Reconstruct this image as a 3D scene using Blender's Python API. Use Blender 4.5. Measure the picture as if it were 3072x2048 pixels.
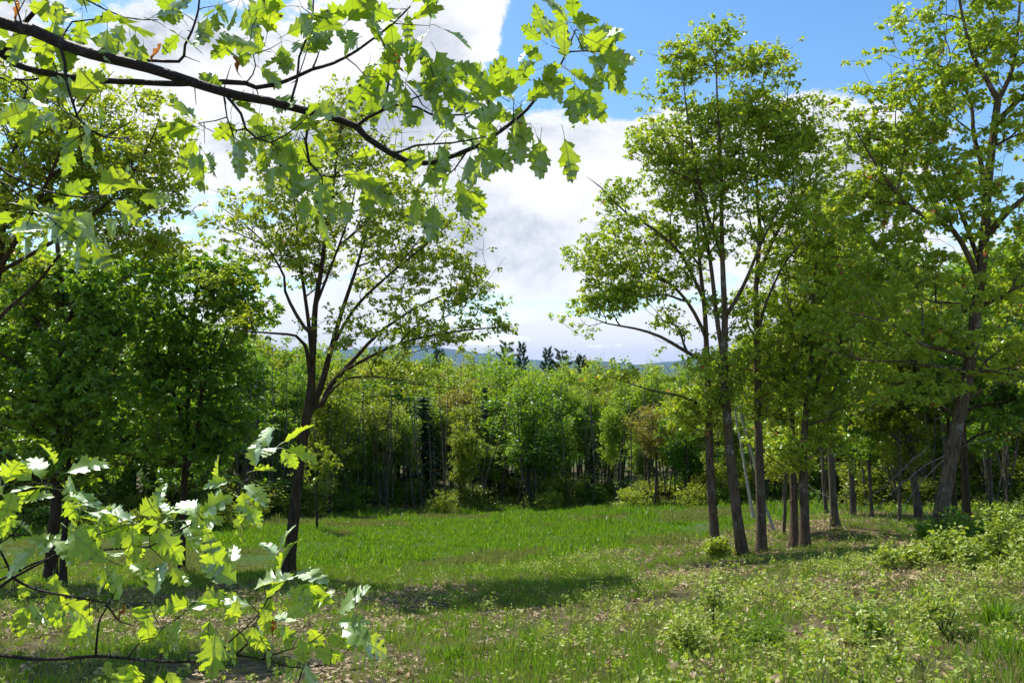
import bpy, math, random
import numpy as np
from mathutils import Vector, Matrix
random.seed(7)
RS = np.random.RandomState(11)
sc = bpy.context.scene
for o in list(bpy.data.objects): bpy.data.objects.remove(o)

# ------------------------------------------------------------------ camera
F = 2353.0
PITCH = math.atan(86 / F)
cam = bpy.data.cameras.new('camera'); camo = bpy.data.objects.new('camera', cam)
sc.collection.objects.link(camo); sc.camera = camo
cam.sensor_width = 36; cam.lens = F / 3072 * 36; cam.clip_start = .05; cam.clip_end = 80000
camo.location = (0, 0, 0); camo.rotation_euler = (math.pi / 2 + PITCH, 0, 0)

# ------------------------------------------------------------------ sun, sky, exposure
SUN_AZ, SUN_EL = math.radians(-38), math.radians(54)
sd = Vector((math.sin(SUN_AZ) * math.cos(SUN_EL), math.cos(SUN_AZ) * math.cos(SUN_EL), math.sin(SUN_EL)))
sun = bpy.data.lights.new('sun', 'SUN'); sun.energy = 5.0; sun.angle = math.radians(.53); sun.color = (1, .945, .85)
suno = bpy.data.objects.new('sun', sun); sc.collection.objects.link(suno)
suno.rotation_euler = sd.to_track_quat('Z', 'Y').to_euler(); suno.location = (-20, 15, 40)
sc.view_settings.view_transform = 'Standard'; sc.view_settings.look = 'None'
sc.view_settings.exposure = 0.5; sc.view_settings.gamma = 1; sc.view_settings.use_curve_mapping = False
cy = sc.cycles
cy.max_bounces = 6; cy.diffuse_bounces = 4; cy.glossy_bounces = 2; cy.transmission_bounces = 4; cy.transparent_max_bounces = 4
cy.caustics_reflective = False; cy.caustics_refractive = False
cy.use_adaptive_sampling = True; cy.adaptive_threshold = .02


class G:
    """little helper to write shader maths"""
    def __init__(s, nt): s.nt = nt
    def m(s, op, a, b=None, c=None, clamp=False):
        n = s.nt.nodes.new('ShaderNodeMath'); n.operation = op; n.use_clamp = clamp
        for i, v in enumerate((a, b, c)):
            if v is None: continue
            if isinstance(v, (int, float)): n.inputs[i].default_value = v
            else: s.nt.links.new(v, n.inputs[i])
        return n.outputs[0]
    def noise(s, vec, scale, detail=4, rough=.55, dist=0.0):
        n = s.nt.nodes.new('ShaderNodeTexNoise'); n.inputs['Scale'].default_value = scale
        n.inputs['Detail'].default_value = detail; n.inputs['Roughness'].default_value = rough
        n.inputs['Distortion'].default_value = dist
        if vec is not None: s.nt.links.new(vec, n.inputs['Vector'])
        return n.outputs['Fac']
    def mapping(s, vec, scale=(1, 1, 1), loc=(0, 0, 0)):
        n = s.nt.nodes.new('ShaderNodeMapping'); n.inputs['Scale'].default_value = scale; n.inputs['Location'].default_value = loc
        s.nt.links.new(vec, n.inputs['Vector']); return n.outputs[0]
    def mix(s, f, a, b):
        n = s.nt.nodes.new('ShaderNodeMix'); n.data_type = 'RGBA'
        if isinstance(f, (int, float)): n.inputs[0].default_value = f
        else: s.nt.links.new(f, n.inputs[0])
        for i, v in ((6, a), (7, b)):
            if isinstance(v, tuple): n.inputs[i].default_value = (*v, 1)
            else: s.nt.links.new(v, n.inputs[i])
        return n.outputs[2]
    def ramp(s, f, lo, hi):
        n = s.nt.nodes.new('ShaderNodeMapRange'); n.interpolation_type = 'SMOOTHSTEP'
        n.inputs[1].default_value = lo; n.inputs[2].default_value = hi
        s.nt.links.new(f, n.inputs[0]); return n.outputs[0]


def az_el(px, py):
    a = (px - 1536) / F; b = (1024 - py) / F
    d = Vector((a, math.cos(PITCH) - b * math.sin(PITCH), math.sin(PITCH) + b * math.cos(PITCH))).normalized()
    return math.atan2(d.x, d.y), math.asin(d.z)


w = bpy.data.worlds.new("World"); sc.world = w; w.use_nodes = True
nt = w.node_tree; g = G(nt); bg = nt.nodes['Background']
skyn = nt.nodes.new('ShaderNodeTexSky'); skyn.sky_type = 'NISHITA'; skyn.sun_disc = False
skyn.sun_elevation = SUN_EL; skyn.sun_rotation = SUN_AZ; skyn.air_density = 1.0; skyn.dust_density = .35; skyn.ozone_density = 1.3
tc = nt.nodes.new('ShaderNodeTexCoord'); D = tc.outputs['Generated']
sep = nt.nodes.new('ShaderNodeSeparateXYZ'); nt.links.new(D, sep.inputs[0])
dx, dy, dz = sep.outputs
U = g.m('ARCTAN2', dx, dy); V = g.m('ARCSINE', dz)
P1 = g.mapping(D, (1, 1, 1.9)); P2 = g.mapping(D, (1, 1, 1.5), (3.1, 1.7, .4))
fb = g.m('ADD', g.m('MULTIPLY', g.noise(P1, 3.6, 10, .6, .3), .68), g.m('MULTIPLY', g.noise(P1, 13.0, 7, .62, .5), .32)); sh = g.m('ADD', g.m('MULTIPLY', g.noise(P2, 4.6, 7, .6, .5), .7), g.m('MULTIPLY', g.noise(P2, 14.0, 5, .6, .5), .3))
def bumps(lst):
    tot = None
    for px, py, rx, ry, a in lst:
        u, v = az_el(px, py); su, sv = rx / F * .93, ry / F
        e = g.m('ADD', g.m('POWER', g.m('ABSOLUTE', g.m('MULTIPLY', g.m('SUBTRACT', U, u), 1 / su)), 2.0),
                g.m('POWER', g.m('ABSOLUTE', g.m('MULTIPLY', g.m('SUBTRACT', V, v), 1 / sv)), 2.0))
        t = g.m('MULTIPLY', g.m('EXPONENT', g.m('MULTIPLY', e, -1.0)), a)
        tot = t if tot is None else g.m('ADD', tot, t)
    return tot
dens = g.m('ADD', g.m('ADD', g.m('MULTIPLY', g.m('SUBTRACT', fb, .5), 4.2), -.08),
           bumps([(1900, 90, 420, 150, -1.25), (2500, 60, 620, 190, -1.3), (1560, 260, 130, 110, -.55), (3100, 330, 330, 150, -.5),
                  (1330, 90, 170, 190, .75), (1470, 100, 60, 70, .6), (1900, 420, 380, 170, .75), (2450, 360, 260, 120, .6), (2100, 40, 60, 20, .25),
                  (1640, 930, 300, 34, -.8), (1450, 1020, 160, 14, -.5), (1800, 1040, 120, 12, -.4), (2000, 900, 200, 30, -.4), (760, 860, 220, 32, -.6), (420, 780, 140, 30, -.4),
                  (1690, 975, 62, 38, .75), (1700, 1060, 900, 30, .35), (1500, 640, 420, 210, .5), (700, 560, 900, 620, .5), (2400, 900, 900, 330, .45), (1600, 800, 500, 300, .2)]))
dens = g.m('MULTIPLY', dens, 1.0)
mask = g.ramp(dens, 0.0, .26)
hor = g.ramp(dz, -.02, .0)
shade = g.m('ADD', g.m('ADD', g.m('MULTIPLY', g.m('SUBTRACT', sh, .5), 4.2), .30),
            bumps([(1230, 370, 210, 120, .55), (1560, 690, 180, 80, .22), (430, 60, 460, 110, 1.1), (820, 420, 260, 80, .5), (300, 300, 160, 60, .4), (1300, 270, 120, 60, .2), (480, 800, 200, 90, .25), (1480, 90, 100, 100, -.6),
                   (1640, 480, 300, 110, -.5), (2350, 900, 400, 120, .4), (700, 250, 250, 110, -.3), (1690, 1000, 70, 14, .5), (1550, 1010, 700, 110, -.9), (900, 700, 300, 200, -.4), (1450, 1010, 200, 60, -.5)]))
shf = g.m('MULTIPLY', g.ramp(shade, .0, 1.15), g.ramp(dens, .1, .55))
ccol = g.mix(shf, (.76, .76, .775), (.33, .375, .455))
skys = nt.nodes.new('ShaderNodeVectorMath'); skys.operation = 'SCALE'; nt.links.new(skyn.outputs[0], skys.inputs[0]); skys.inputs[3].default_value = .135
hs = nt.nodes.new('ShaderNodeHueSaturation'); hs.inputs['Saturation'].default_value = 1.25; nt.links.new(skys.outputs[0], hs.inputs['Color'])
fin = g.mix(g.m('MULTIPLY', mask, .97), hs.outputs[0], ccol)
nt.links.new(fin, bg.inputs[0]); bg.inputs[1].default_value = 1.0
w.cycles.sampling_method = 'MANUAL'; w.cycles.sample_map_resolution = 512


# ------------------------------------------------------------------ geometry helpers
def P(px, py, d):
    """the point seen at this place of the photograph, at distance d along +Y"""
    a = (px - 1536) / F; b = (1024 - py) / F
    v = np.array([a, math.cos(PITCH) - b * math.sin(PITCH), math.sin(PITCH) + b * math.cos(PITCH)])
    return v * (d / v[1])


CTRL = [(0, 2048, 7), (500, 2048, 7.2), (1000, 2048, 7.5), (1500, 2048, 7.3), (2000, 2048, 6.6), (2500, 2048, 6), (3072, 2048, 5.2), (3072, 1930, 6.4), (3072, 1800, 8), (3072, 1690, 10),
        (3072, 1600, 12.5), (2900, 1655, 12.5), (2700, 1700, 12.5), (2700, 1800, 10), (2700, 1900, 8.3), (2400, 1750, 13.5), (2300, 1850, 10.5), (2300, 1950, 8.3), (2000, 1850, 11.5), (2000, 1950, 8.8),
        (2805, 1645, 17), (2230, 1678, 20), (2145, 1655, 20.5), (2285, 1668, 20.2), (2382, 1642, 21), (2415, 1655, 20.5), (2600, 1620, 21), (2505, 1575, 25), (2755, 1542, 26), (2900, 1535, 25), (3072, 1545, 24), (2560, 1545, 29),
        (2300, 1520, 38), (2000, 1525, 46), (2050, 1600, 30), (2000, 1740, 16.5), (1700, 1740, 18.5), (1700, 1650, 27), (1500, 1535, 50), (1200, 1545, 49), (1500, 1600, 34),
        (1500, 1700, 22.5), (1500, 1800, 15), (1500, 1900, 11), (1000, 1800, 15), (1000, 1900, 11), (862, 1715, 19.5), (862, 1650, 24), (1000, 1640, 28), (1000, 1560, 44), (700, 1600, 32), (700, 1545, 40), (500, 1800, 15), (500, 1900, 11.2),
        (545, 1765, 19), (150, 1760, 18), (0, 1800, 15), (0, 1900, 11), (0, 1650, 25), (0, 1575, 32), (350, 1560, 34), (350, 1650, 25)]
_c = np.array([P(*c) for c in CTRL])
_c = np.vstack([_c, [[0, 0, -1.75], [-3, 0, -1.85], [3, 0, -1.6], [0, 3, -2.1], [2, 3, -1.85], [-3, 3, -2.2], [-6, 3, -2.4], [5, 3, -1.6], [0, -4, -1.3]]])
def _base(x, y):
    y = np.asarray(y, float)
    a = np.interp(y, [-30, 0, 8, 22, 34, 50, 80, 120, 200, 400, 3000, 60000], [1, -1.75, -3.1, -5.6, -7.1, -9.1, -12.6, -16.5, -27, -50, -70, -70])
    return a
_res = _c[:, 2] - _base(_c[:, 0], _c[:, 1])
def gz(x, y):
    x = np.atleast_1d(np.asarray(x, float)); y = np.atleast_1d(np.asarray(y, float))
    sh_ = np.broadcast(x, y).shape; x = np.broadcast_to(x, sh_).ravel(); y = np.broadcast_to(y, sh_).ravel()
    s = np.clip(np.hypot(x, y) * .14, 1.1, 7)[:, None]
    d2 = (x[:, None] - _c[None, :, 0]) ** 2 + (y[:, None] - _c[None, :, 1]) ** 2
    wgt = np.exp(-d2 / (2 * s * s))
    r = (wgt * _res).sum(1) / (wgt.sum(1) + .02)
    z = _base(x, y) + r
    far = np.clip((np.hypot(x, y) - 60) / 200, 0, 1)
    z = z + .05 * np.sin(x * 1.3 + 2 * np.sin(y * .7)) * np.sin(y * 1.1 + x * .3) * np.clip(y / 6, 0, 1) + far * 9 * np.sin(x * .011 + 1) * np.sin(y * .009)
    return z.reshape(sh_)
def gz1(x, y): return float(gz(x, y)[0])


def mesh_obj(name, verts, faces, mat, parent=None, smooth=False, attrs=None, uv=None, loose=False):
    """faces: (n,k) array or list of such arrays"""
    me = bpy.data.meshes.new(name)
    verts = np.asarray(verts, np.float32)
    fl = [np.asarray(f, np.int32) for f in (faces if isinstance(faces, list) else [faces]) if len(f)]
    me.vertices.add(len(verts)); me.vertices.foreach_set('co', verts.ravel())
    if fl:
        loops = np.concatenate([f.ravel() for f in fl]); tot = np.concatenate([np.full(len(f), f.shape[1], np.int32) for f in fl])
        st = np.concatenate([[0], np.cumsum(tot)[:-1]]).astype(np.int32)
        me.loops.add(len(loops)); me.loops.foreach_set('vertex_index', loops)
        me.polygons.add(len(tot)); me.polygons.foreach_set('loop_start', st); me.polygons.foreach_set('loop_total', tot)
        me.polygons.foreach_set('use_smooth', np.full(len(tot), smooth))
    for k, (typ, vals) in (attrs or {}).items():
        at = me.attributes.new(k, typ, 'POINT')
        at.data.foreach_set('vector' if typ == 'FLOAT_VECTOR' else 'value', np.asarray(vals).ravel())
    if uv is not None and fl:
        ul = me.uv_layers.new(name='UVMap'); ul.data.foreach_set('uv', np.asarray(uv, np.float32)[loops].ravel())
    me.update(calc_edges=True); me.validate()
    if mat is not None: me.materials.append(mat)
    o = bpy.data.objects.new(name, me)
    sc.collection.objects.link(o)
    if parent is not None: o.parent = parent
    return o


def tag(o, label=None, cat=None, group=None, kind=None):
    if label: o['label'] = label
    if cat: o['category'] = cat
    if group: o['group'] = group
    if kind: o['kind'] = kind
    return o


def empty(name, loc, label=None, cat=None, group=None):
    o = bpy.data.objects.new(name, None); sc.collection.objects.link(o); o.location = loc; o.empty_display_size = .2
    return tag(o, label, cat, group)


def copy_tree(src, loc, rz=0, s=1.0, label=None, group=None, tilt=(0, 0)):
    c = src.copy(); sc.collection.objects.link(c); c.location = loc; c.rotation_euler = (tilt[0], tilt[1], rz)
    c.scale = (s, s, s) if isinstance(s, (int, float)) else s
    if label: c['label'] = label
    if group: c['group'] = group
    for ch in src.children:
        k = ch.copy(); sc.collection.objects.link(k); k.parent = c
        for ch2 in ch.children:
            k2 = ch2.copy(); sc.collection.objects.link(k2); k2.parent = k
    return c


# ------------------------------------------------------------------ materials
def leaf_material(name, a, b, ta, tb, gloss=.10, rough=.38, mixt=.5, accent=None, veins=False, vary=.35):
    m = bpy.data.materials.new(name); m.use_nodes = True; nt = m.node_tree; nt.nodes.clear(); g = G(nt)
    out = nt.nodes.new('ShaderNodeOutputMaterial')
    at = nt.nodes.new('ShaderNodeAttribute'); at.attribute_name = 'tint'
    oi = nt.nodes.new('ShaderNodeObjectInfo')
    t = g.m('FRACT', g.m('ADD', at.outputs['Fac'], g.m('MULTIPLY', oi.outputs['Random'], vary if not veins else 1.0)))
    col = g.mix(t, a, b); tcol = g.mix(t, ta, tb)
    if accent:
        f = g.m('GREATER_THAN', at.outputs['Fac'], accent[0]); col = g.mix(f, col, accent[1]); tcol = g.mix(f, tcol, accent[1])
    if veins:
        uvn = nt.nodes.new('ShaderNodeUVMap'); sp = nt.nodes.new('ShaderNodeSeparateXYZ'); nt.links.new(uvn.outputs[0], sp.inputs[0])
        ux, uy = sp.outputs[0], g.m('ABSOLUTE', sp.outputs[1])
        mid = g.m('LESS_THAN', uy, .018)
        sv = g.m('ABSOLUTE', g.m('SUBTRACT', g.m('FRACT', g.m('MULTIPLY', g.m('SUBTRACT', ux, g.m('MULTIPLY', uy, .75)), 5.6)), .5))
        side = g.m('LESS_THAN', sv, .05)
        vv = g.m('MAXIMUM', mid, g.m('MULTIPLY', side, .65))
        nz = g.noise(tc_obj(nt), 22, 3, .6)
        col = g.mix(g.m('MULTIPLY', vv, .6), g.mix(g.ramp(nz, .3, .75), col, tuple(c * 1.5 for c in b)), (.16, .2, .07))
        tcol = g.mix(g.m('MULTIPLY', vv, .75), g.mix(g.m('MULTIPLY', g.ramp(nz, .35, .8), .5), tcol, tuple(c * .7 for c in ta)), (.09, .13, .015))
    df = nt.nodes.new('ShaderNodeBsdfDiffuse'); nt.links.new(col, df.inputs[0])
    tr = nt.nodes.new('ShaderNodeBsdfTranslucent'); nt.links.new(tcol, tr.inputs[0])
    mx = nt.nodes.new('ShaderNodeAddShader'); nt.links.new(df.outputs[0], mx.inputs[0]); nt.links.new(tr.outputs[0], mx.inputs[1])
    gl = nt.nodes.new('ShaderNodeBsdfGlossy'); gl.inputs['Roughness'].default_value = rough; gl.inputs[0].default_value = (.9, 1, .9, 1)
    lw = nt.nodes.new('ShaderNodeFresnel'); lw.inputs[0].default_value = 1.45
    f = g.m('MULTIPLY', lw.outputs[0], gloss / (.04 if veins else .13), clamp=True)
    geo = nt.nodes.new('ShaderNodeNewGeometry')
    if veins:  # shiny upper side, matt lower side
        f = g.m('MULTIPLY', f, g.m('SUBTRACT', 1.0, g.m('MULTIPLY', geo.outputs['Backfacing'], .75)))
    f = g.m('MINIMUM', f, .35 if veins else .12)
    m2 = nt.nodes.new('ShaderNodeMixShader'); nt.links.new(f, m2.inputs[0]); nt.links.new(mx.outputs[0], m2.inputs[1]); nt.links.new(gl.outputs[0], m2.inputs[2])
    nt.links.new(m2.outputs[0], out.inputs[0])
    return m


def tc_obj(nt):
    return nt.nodes.new('ShaderNodeTexCoord').outputs['Object']


def bark_material(name, c1, c2, scale=6, stretch=.18, patch=None, rough=.9):
    m = bpy.data.materials.new(name); m.use_nodes = True; nt = m.node_tree; g = G(nt)
    b = nt.nodes['Principled BSDF']; b.inputs['Roughness'].default_value = rough; b.inputs['Specular IOR Level'].default_value = .25
    co = tc_obj(nt); v = g.mapping(co, (1, 1, stretch)); n1 = g.noise(v, scale * 3, 5, .65); n2 = g.noise(co, scale * .35, 3, .5)
    col = g.mix(g.ramp(n1, .3, .7), c1, c2)
    if patch: col = g.mix(g.m('MULTIPLY', g.ramp(n2, .56, .66), g.ramp(g.noise(co, scale * 2.3, 3, .6), .45, .6)), col, patch)
    nt.links.new(col, b.inputs['Base Color'])
    bp = nt.nodes.new('ShaderNodeBump'); bp.inputs['Strength'].default_value = 1.0; bp.inputs['Distance'].default_value = .06
    nt.links.new(n1, bp.inputs['Height']); nt.links.new(bp.outputs[0], b.inputs['Normal'])
    return m


def plain(name, c, rough=.8):
    m = bpy.data.materials.new(name); m.use_nodes = True; nt = m.node_tree; g = G(nt)
    b = nt.nodes['Principled BSDF']; b.inputs['Roughness'].default_value = rough
    n = g.noise(tc_obj(nt), 3, 4); nt.links.new(g.mix(n, tuple(k * .7 for k in c), tuple(k * 1.3 for k in c)), b.inputs['Base Color'])
    return m


M = {}
M['oak_leaf'] = leaf_material('oak leaf', (.055, .105, .018), (.085, .135, .03), (.20, .30, .006), (.34, .42, .012), gloss=.036, rough=.52, veins=True)
M['oak_leaf_painted_sheen'] = leaf_material('oak leaf with painted sheen', (.07, .125, .03), (.11, .165, .045), (.26, .38, .006), (.40, .48, .012), gloss=.036, rough=.52, veins=True)  # sheen of the sunlit tops is put into paler colours; gloss matches oak_leaf
M['brown_leaf'] = leaf_material('dead leaf', (.12, .045, .015), (.2, .09, .03), (.18, .06, .015), (.25, .1, .02), gloss=.03)
M['leaf_bright'] = leaf_material('spring leaf light', (.09, .135, .010), (.135, .165, .016), (.21, .30, .012), (.31, .35, .016), gloss=.06, accent=(.975, (.16, .09, .03)))
M['leaf_olive'] = leaf_material('spring leaf olive', (.10, .155, .013), (.15, .19, .020), (.22, .33, .012), (.33, .38, .018), gloss=.06, accent=(.98, (.22, .085, .025)))
M['leaf_deep'] = leaf_material('summer leaf deep', (.042, .095, .007), (.085, .15, .014), (.09, .20, .005), (.19, .29, .010), gloss=.09)
M['leaf_mid'] = leaf_material('summer leaf mid', (.06, .115, .010), (.115, .165, .016), (.15, .26, .006), (.26, .33, .012), gloss=.09)
M['leaf_wood'] = leaf_material('wood leaf', (.085, .125, .010), (.135, .16, .015), (.15, .21, .008), (.24, .27, .012), gloss=.03, rough=.5)
M['leaf_birch'] = leaf_material('birch leaf', (.08, .135, .011), (.12, .17, .016), (.15, .25, .008), (.23, .30, .012), gloss=.03, rough=.5)
M['leaf_maple'] = leaf_material('maple leaf', (.05, .11, .008), (.085, .145, .012), (.10, .20, .006), (.17, .26, .010), gloss=.03, rough=.5)
M['leaf_red'] = leaf_material('budding leaf', (.12, .105, .02), (.15, .13, .03), (.16, .15, .012), (.22, .20, .02), gloss=.03, rough=.5)
M['needle'] = leaf_material('needle', (.022, .048, .016), (.042, .072, .024), (.012, .026, .005), (.02, .036, .009), gloss=.01, rough=.7)
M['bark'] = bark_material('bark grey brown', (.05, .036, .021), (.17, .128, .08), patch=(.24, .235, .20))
M['bark_lit'] = bark_material('bark sunlit grey brown', (.06, .042, .026), (.19, .14, .09), patch=(.28, .27, .23))  # sunlit warmth of the trunks is put into this lighter bark colour
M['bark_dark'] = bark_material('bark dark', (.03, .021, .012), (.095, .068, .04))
M['bark_oak'] = bark_material('bark smooth oak twig', (.035, .024, .018), (.10, .075, .06), scale=40, stretch=1, patch=(.2, .19, .17), rough=.55)
M['bark_white'] = bark_material('bark birch', (.34, .33, .31), (.62, .61, .58), stretch=2.5)
M['bark_wood'] = bark_material('bark wood', (.055, .043, .032), (.17, .145, .115), scale=3)
M['dead_wood'] = bark_material('bleached dead wood', (.25, .22, .19), (.45, .42, .38))
M['grass'] = leaf_material('grass', (.032, .078, .004), (.10, .155, .012), (.055, .14, .004), (.15, .24, .008), gloss=.02, rough=.6, vary=1.0)
M['grass_dry'] = leaf_material('thin grass', (.09, .12, .02), (.17, .165, .05), (.08, .12, .015), (.13, .13, .03), gloss=.02, rough=.5)
M['straw'] = leaf_material('straw', (.28, .22, .11), (.42, .35, .19), (.08, .07, .03), (.10, .09, .04), gloss=.02)
M['forb'] = leaf_material('forb', (.11, .16, .014), (.22, .24, .04), (.15, .24, .012), (.24, .28, .02), gloss=.10, rough=.42)
M['litter'] = leaf_material('litter', (.10, .065, .03), (.42, .32, .18), (.03, .02, .01), (.05, .03, .02), gloss=.05, rough=.5)

# ground
m = bpy.data.materials.new('ground'); m.use_nodes = True; nt = m.node_tree; g = G(nt); b = nt.nodes['Principled BSDF']; b.inputs['Roughness'].default_value = .95
b.inputs['Specular IOR Level'].default_value = .1
co = tc_obj(nt); n1 = g.noise(co, .9, 6, .6); n2 = g.noise(co, 9, 5, .65); n3 = g.noise(co, .25, 3, .5)
soil = g.mix(g.ramp(n2, .3, .72), (.045, .032, .018), (.17, .125, .08)); grs = g.mix(n2, (.03, .07, .012), (.07, .12, .025))
at = nt.nodes.new('ShaderNodeAttribute'); at.attribute_name = 'green'
nt.links.new(g.mix(g.m('MULTIPLY', g.ramp(n1, .25, .6), at.outputs['Fac'], clamp=True), soil, grs), b.inputs['Base Color'])
bp = nt.nodes.new('ShaderNodeBump'); bp.inputs['Distance'].default_value = .05; nt.links.new(n2, bp.inputs['Height']); nt.links.new(bp.outputs[0], b.inputs['Normal'])
M['ground'] = m


def in_meadow(x, y):
    """0..1: how much this spot belongs to the lush meadow (1) rather than the leaf-strewn slope (0)"""
    wob = 1.2 * np.sin(x * .35 + 1) + .8 * np.sin(x * .9)
    near = 20.5 + wob - .1 * np.clip(x + 2, -20, 4) + 1.15 * np.clip(x - 1.5, 0, 40)   # the slope reaches further out on the right
    return np.clip((y - near) / 1.4, 0, 1)


EDGE_A = [-.9, -.65, -.5, -.35, -.2, 0, .15, .25, .35, .45, .65, .9]
EDGE_D = [26, 30, 33, 38, 46, 51, 51, 45, 39, 33, 28, 26]
def grove(x, y):
    return np.clip((x - 1.8) / 1.5, 0, 1) * np.clip((y - 13.6 + .5 * np.sin(x * 1.7)) / 1.6, 0, 1)
def shady_left(x, y): return np.clip((-x - .5) / 2, 0, 1) * np.clip((19 - y) / 2, 0, 1)
def edge(x, y): return np.interp(x / np.maximum(y, 1), EDGE_A, EDGE_D)

# ------------------------------------------------------------------ ground sheet
def ground():
    fine = np.concatenate([np.linspace(-14, 60, 260), 60 + np.geomspace(1, 15600, 66)])
    fx = np.concatenate([-60 - np.geomspace(1, 16000, 60)[::-1], np.linspace(-60, 60, 320), 60 + np.geomspace(1, 16000, 60)])
    X, Y = np.meshgrid(fx, fine); Z = np.concatenate([gz(X[i], Y[i])[None] for i in range(len(fine))])
    V_ = np.stack([X, Y, Z], -1).reshape(-1, 3); ny, nx = X.shape
    i = np.arange(ny - 1)[:, None] * nx + np.arange(nx - 1)[None]
    i = i.ravel(); Fc = np.stack([i, i + 1, i + nx + 1, i + nx], 1)
    fx_, fy_ = V_[:, 0], V_[:, 1]
    gr = in_meadow(fx_, fy_) * .8 + .35 - .3 * grove(fx_, fy_) * (1 - in_meadow(fx_, fy_)); gr = np.where(fy_ > edge(fx_, fy_) + 2, .45, gr); gr = np.where(np.hypot(fx_, fy_) > 120, 4, gr)
    o = mesh_obj('ground', V_, Fc, M['ground'], smooth=True, attrs={'green': ('FLOAT', gr.astype(np.float32))})
    tag(o, kind='structure')
ground()

# far wooded hills
def hills():
    mt = bpy.data.materials.new('wooded hills'); mt.use_nodes = True; nt = mt.node_tree; g = G(nt); b = nt.nodes['Principled BSDF']; b.inputs['Roughness'].default_value = 1
    nt.links.new(g.mix(g.noise(tc_obj(nt), .004, 8, .7), (.02, .05, .015), (.06, .10, .03)), b.inputs['Base Color'])
    for nm, d, pts in (('distant_mountains', 11500, [(-1500, 1060), (-600, 1030), (0, 1055), (500, 1060), (900, 1052), (1100, 1045), (1230, 1036), (1290, 1030), (1360, 1050), (1440, 1060), (1520, 1066), (1600, 1078), (1700, 1086), (1760, 1082), (1850, 1086), (1960, 1092), (2100, 1075), (2300, 1060), (2700, 1050), (3300, 1060), (4500, 1070)]),
                       ('distant_hills', 7000, [(-1500, 1090), (0, 1085), (800, 1080), (1300, 1088), (1600, 1098), (1720, 1086), (1790, 1080), (1850, 1085), (1990, 1098), (2300, 1090), (3000, 1085), (4500, 1090)])):
        xs = np.linspace(-1500, 4500, 260); ys = np.interp(xs, [p[0] for p in pts], [p[1] for p in pts])
        ys = ys + 3 * np.sin(xs * .021) + 2 * np.sin(xs * .053 + 1)
        rows = []
        for k, (f, dd) in enumerate([(0, -.22), (.3, -.15), (.62, -.08), (.86, -.035), (1, 0), (.8, .05), (0, .25)]):
            rows.append(np.array([[P(x, y, d)[0] * (1 + dd), d * (1 + dd), -70 + (P(x, y, d)[2] + 70) * f * (1 + (.10 * math.sin(x * .045 + k * 1.7) if 0 < k < 4 else 0))] for x, y in zip(xs, ys)]))
        V_ = np.concatenate(rows); nx = len(xs); i = (np.arange(6)[:, None] * nx + np.arange(nx - 1)[None]).ravel()
        tag(mesh_obj(nm, V_, np.stack([i, i + 1, i + nx + 1, i + nx], 1), mt, smooth=True), kind='structure')
hills()

# the air
def air():
    x, y0, y1, z0, z1 = 17000, -300, 17000, -76, 385
    v = [(a, b, c) for c in (z0, z1) for b in (y0, y1) for a in (-x, x)]
    m = bpy.data.materials.new('haze'); m.use_nodes = True; nt = m.node_tree; nt.nodes.clear(); out = nt.nodes.new('ShaderNodeOutputMaterial')
    pv = nt.nodes.new('ShaderNodeVolumePrincipled'); pv.inputs['Color'].default_value = (.22, .46, 1, 1); pv.inputs['Density'].default_value = 3.8e-5
    nt.links.new(pv.outputs[0], out.inputs['Volume'])
    tag(mesh_obj('haze', v, np.array([[0, 2, 3, 1], [4, 5, 7, 6], [0, 1, 5, 4], [2, 6, 7, 3], [0, 4, 6, 2], [1, 3, 7, 5]]), m), kind='stuff')
air()

# ------------------------------------------------------------------ tree growing
def resample(pts, rad, step):
    pts = np.asarray(pts, float); rad = np.asarray(rad, float)
    # Catmull-Rom for a soft line
    out, ro = [], []
    n = len(pts)
    for i in range(n - 1):
        p0, p1, p2, p3 = pts[max(i - 1, 0)], pts[i], pts[i + 1], pts[min(i + 2, n - 1)]
        k = max(1, int(round(np.linalg.norm(p2 - p1) / step)))
        for j in range(k):
            t = j / k
            out.append(.5 * ((2 * p1) + (-p0 + p2) * t + (2 * p0 - 5 * p1 + 4 * p2 - p3) * t * t + (-p0 + 3 * p1 - 3 * p2 + p3) * t ** 3))
            ro.append(rad[i] + (rad[i + 1] - rad[i]) * t)
    out.append(pts[-1]); ro.append(rad[-1])
    return np.array(out), np.array(ro)


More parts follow.
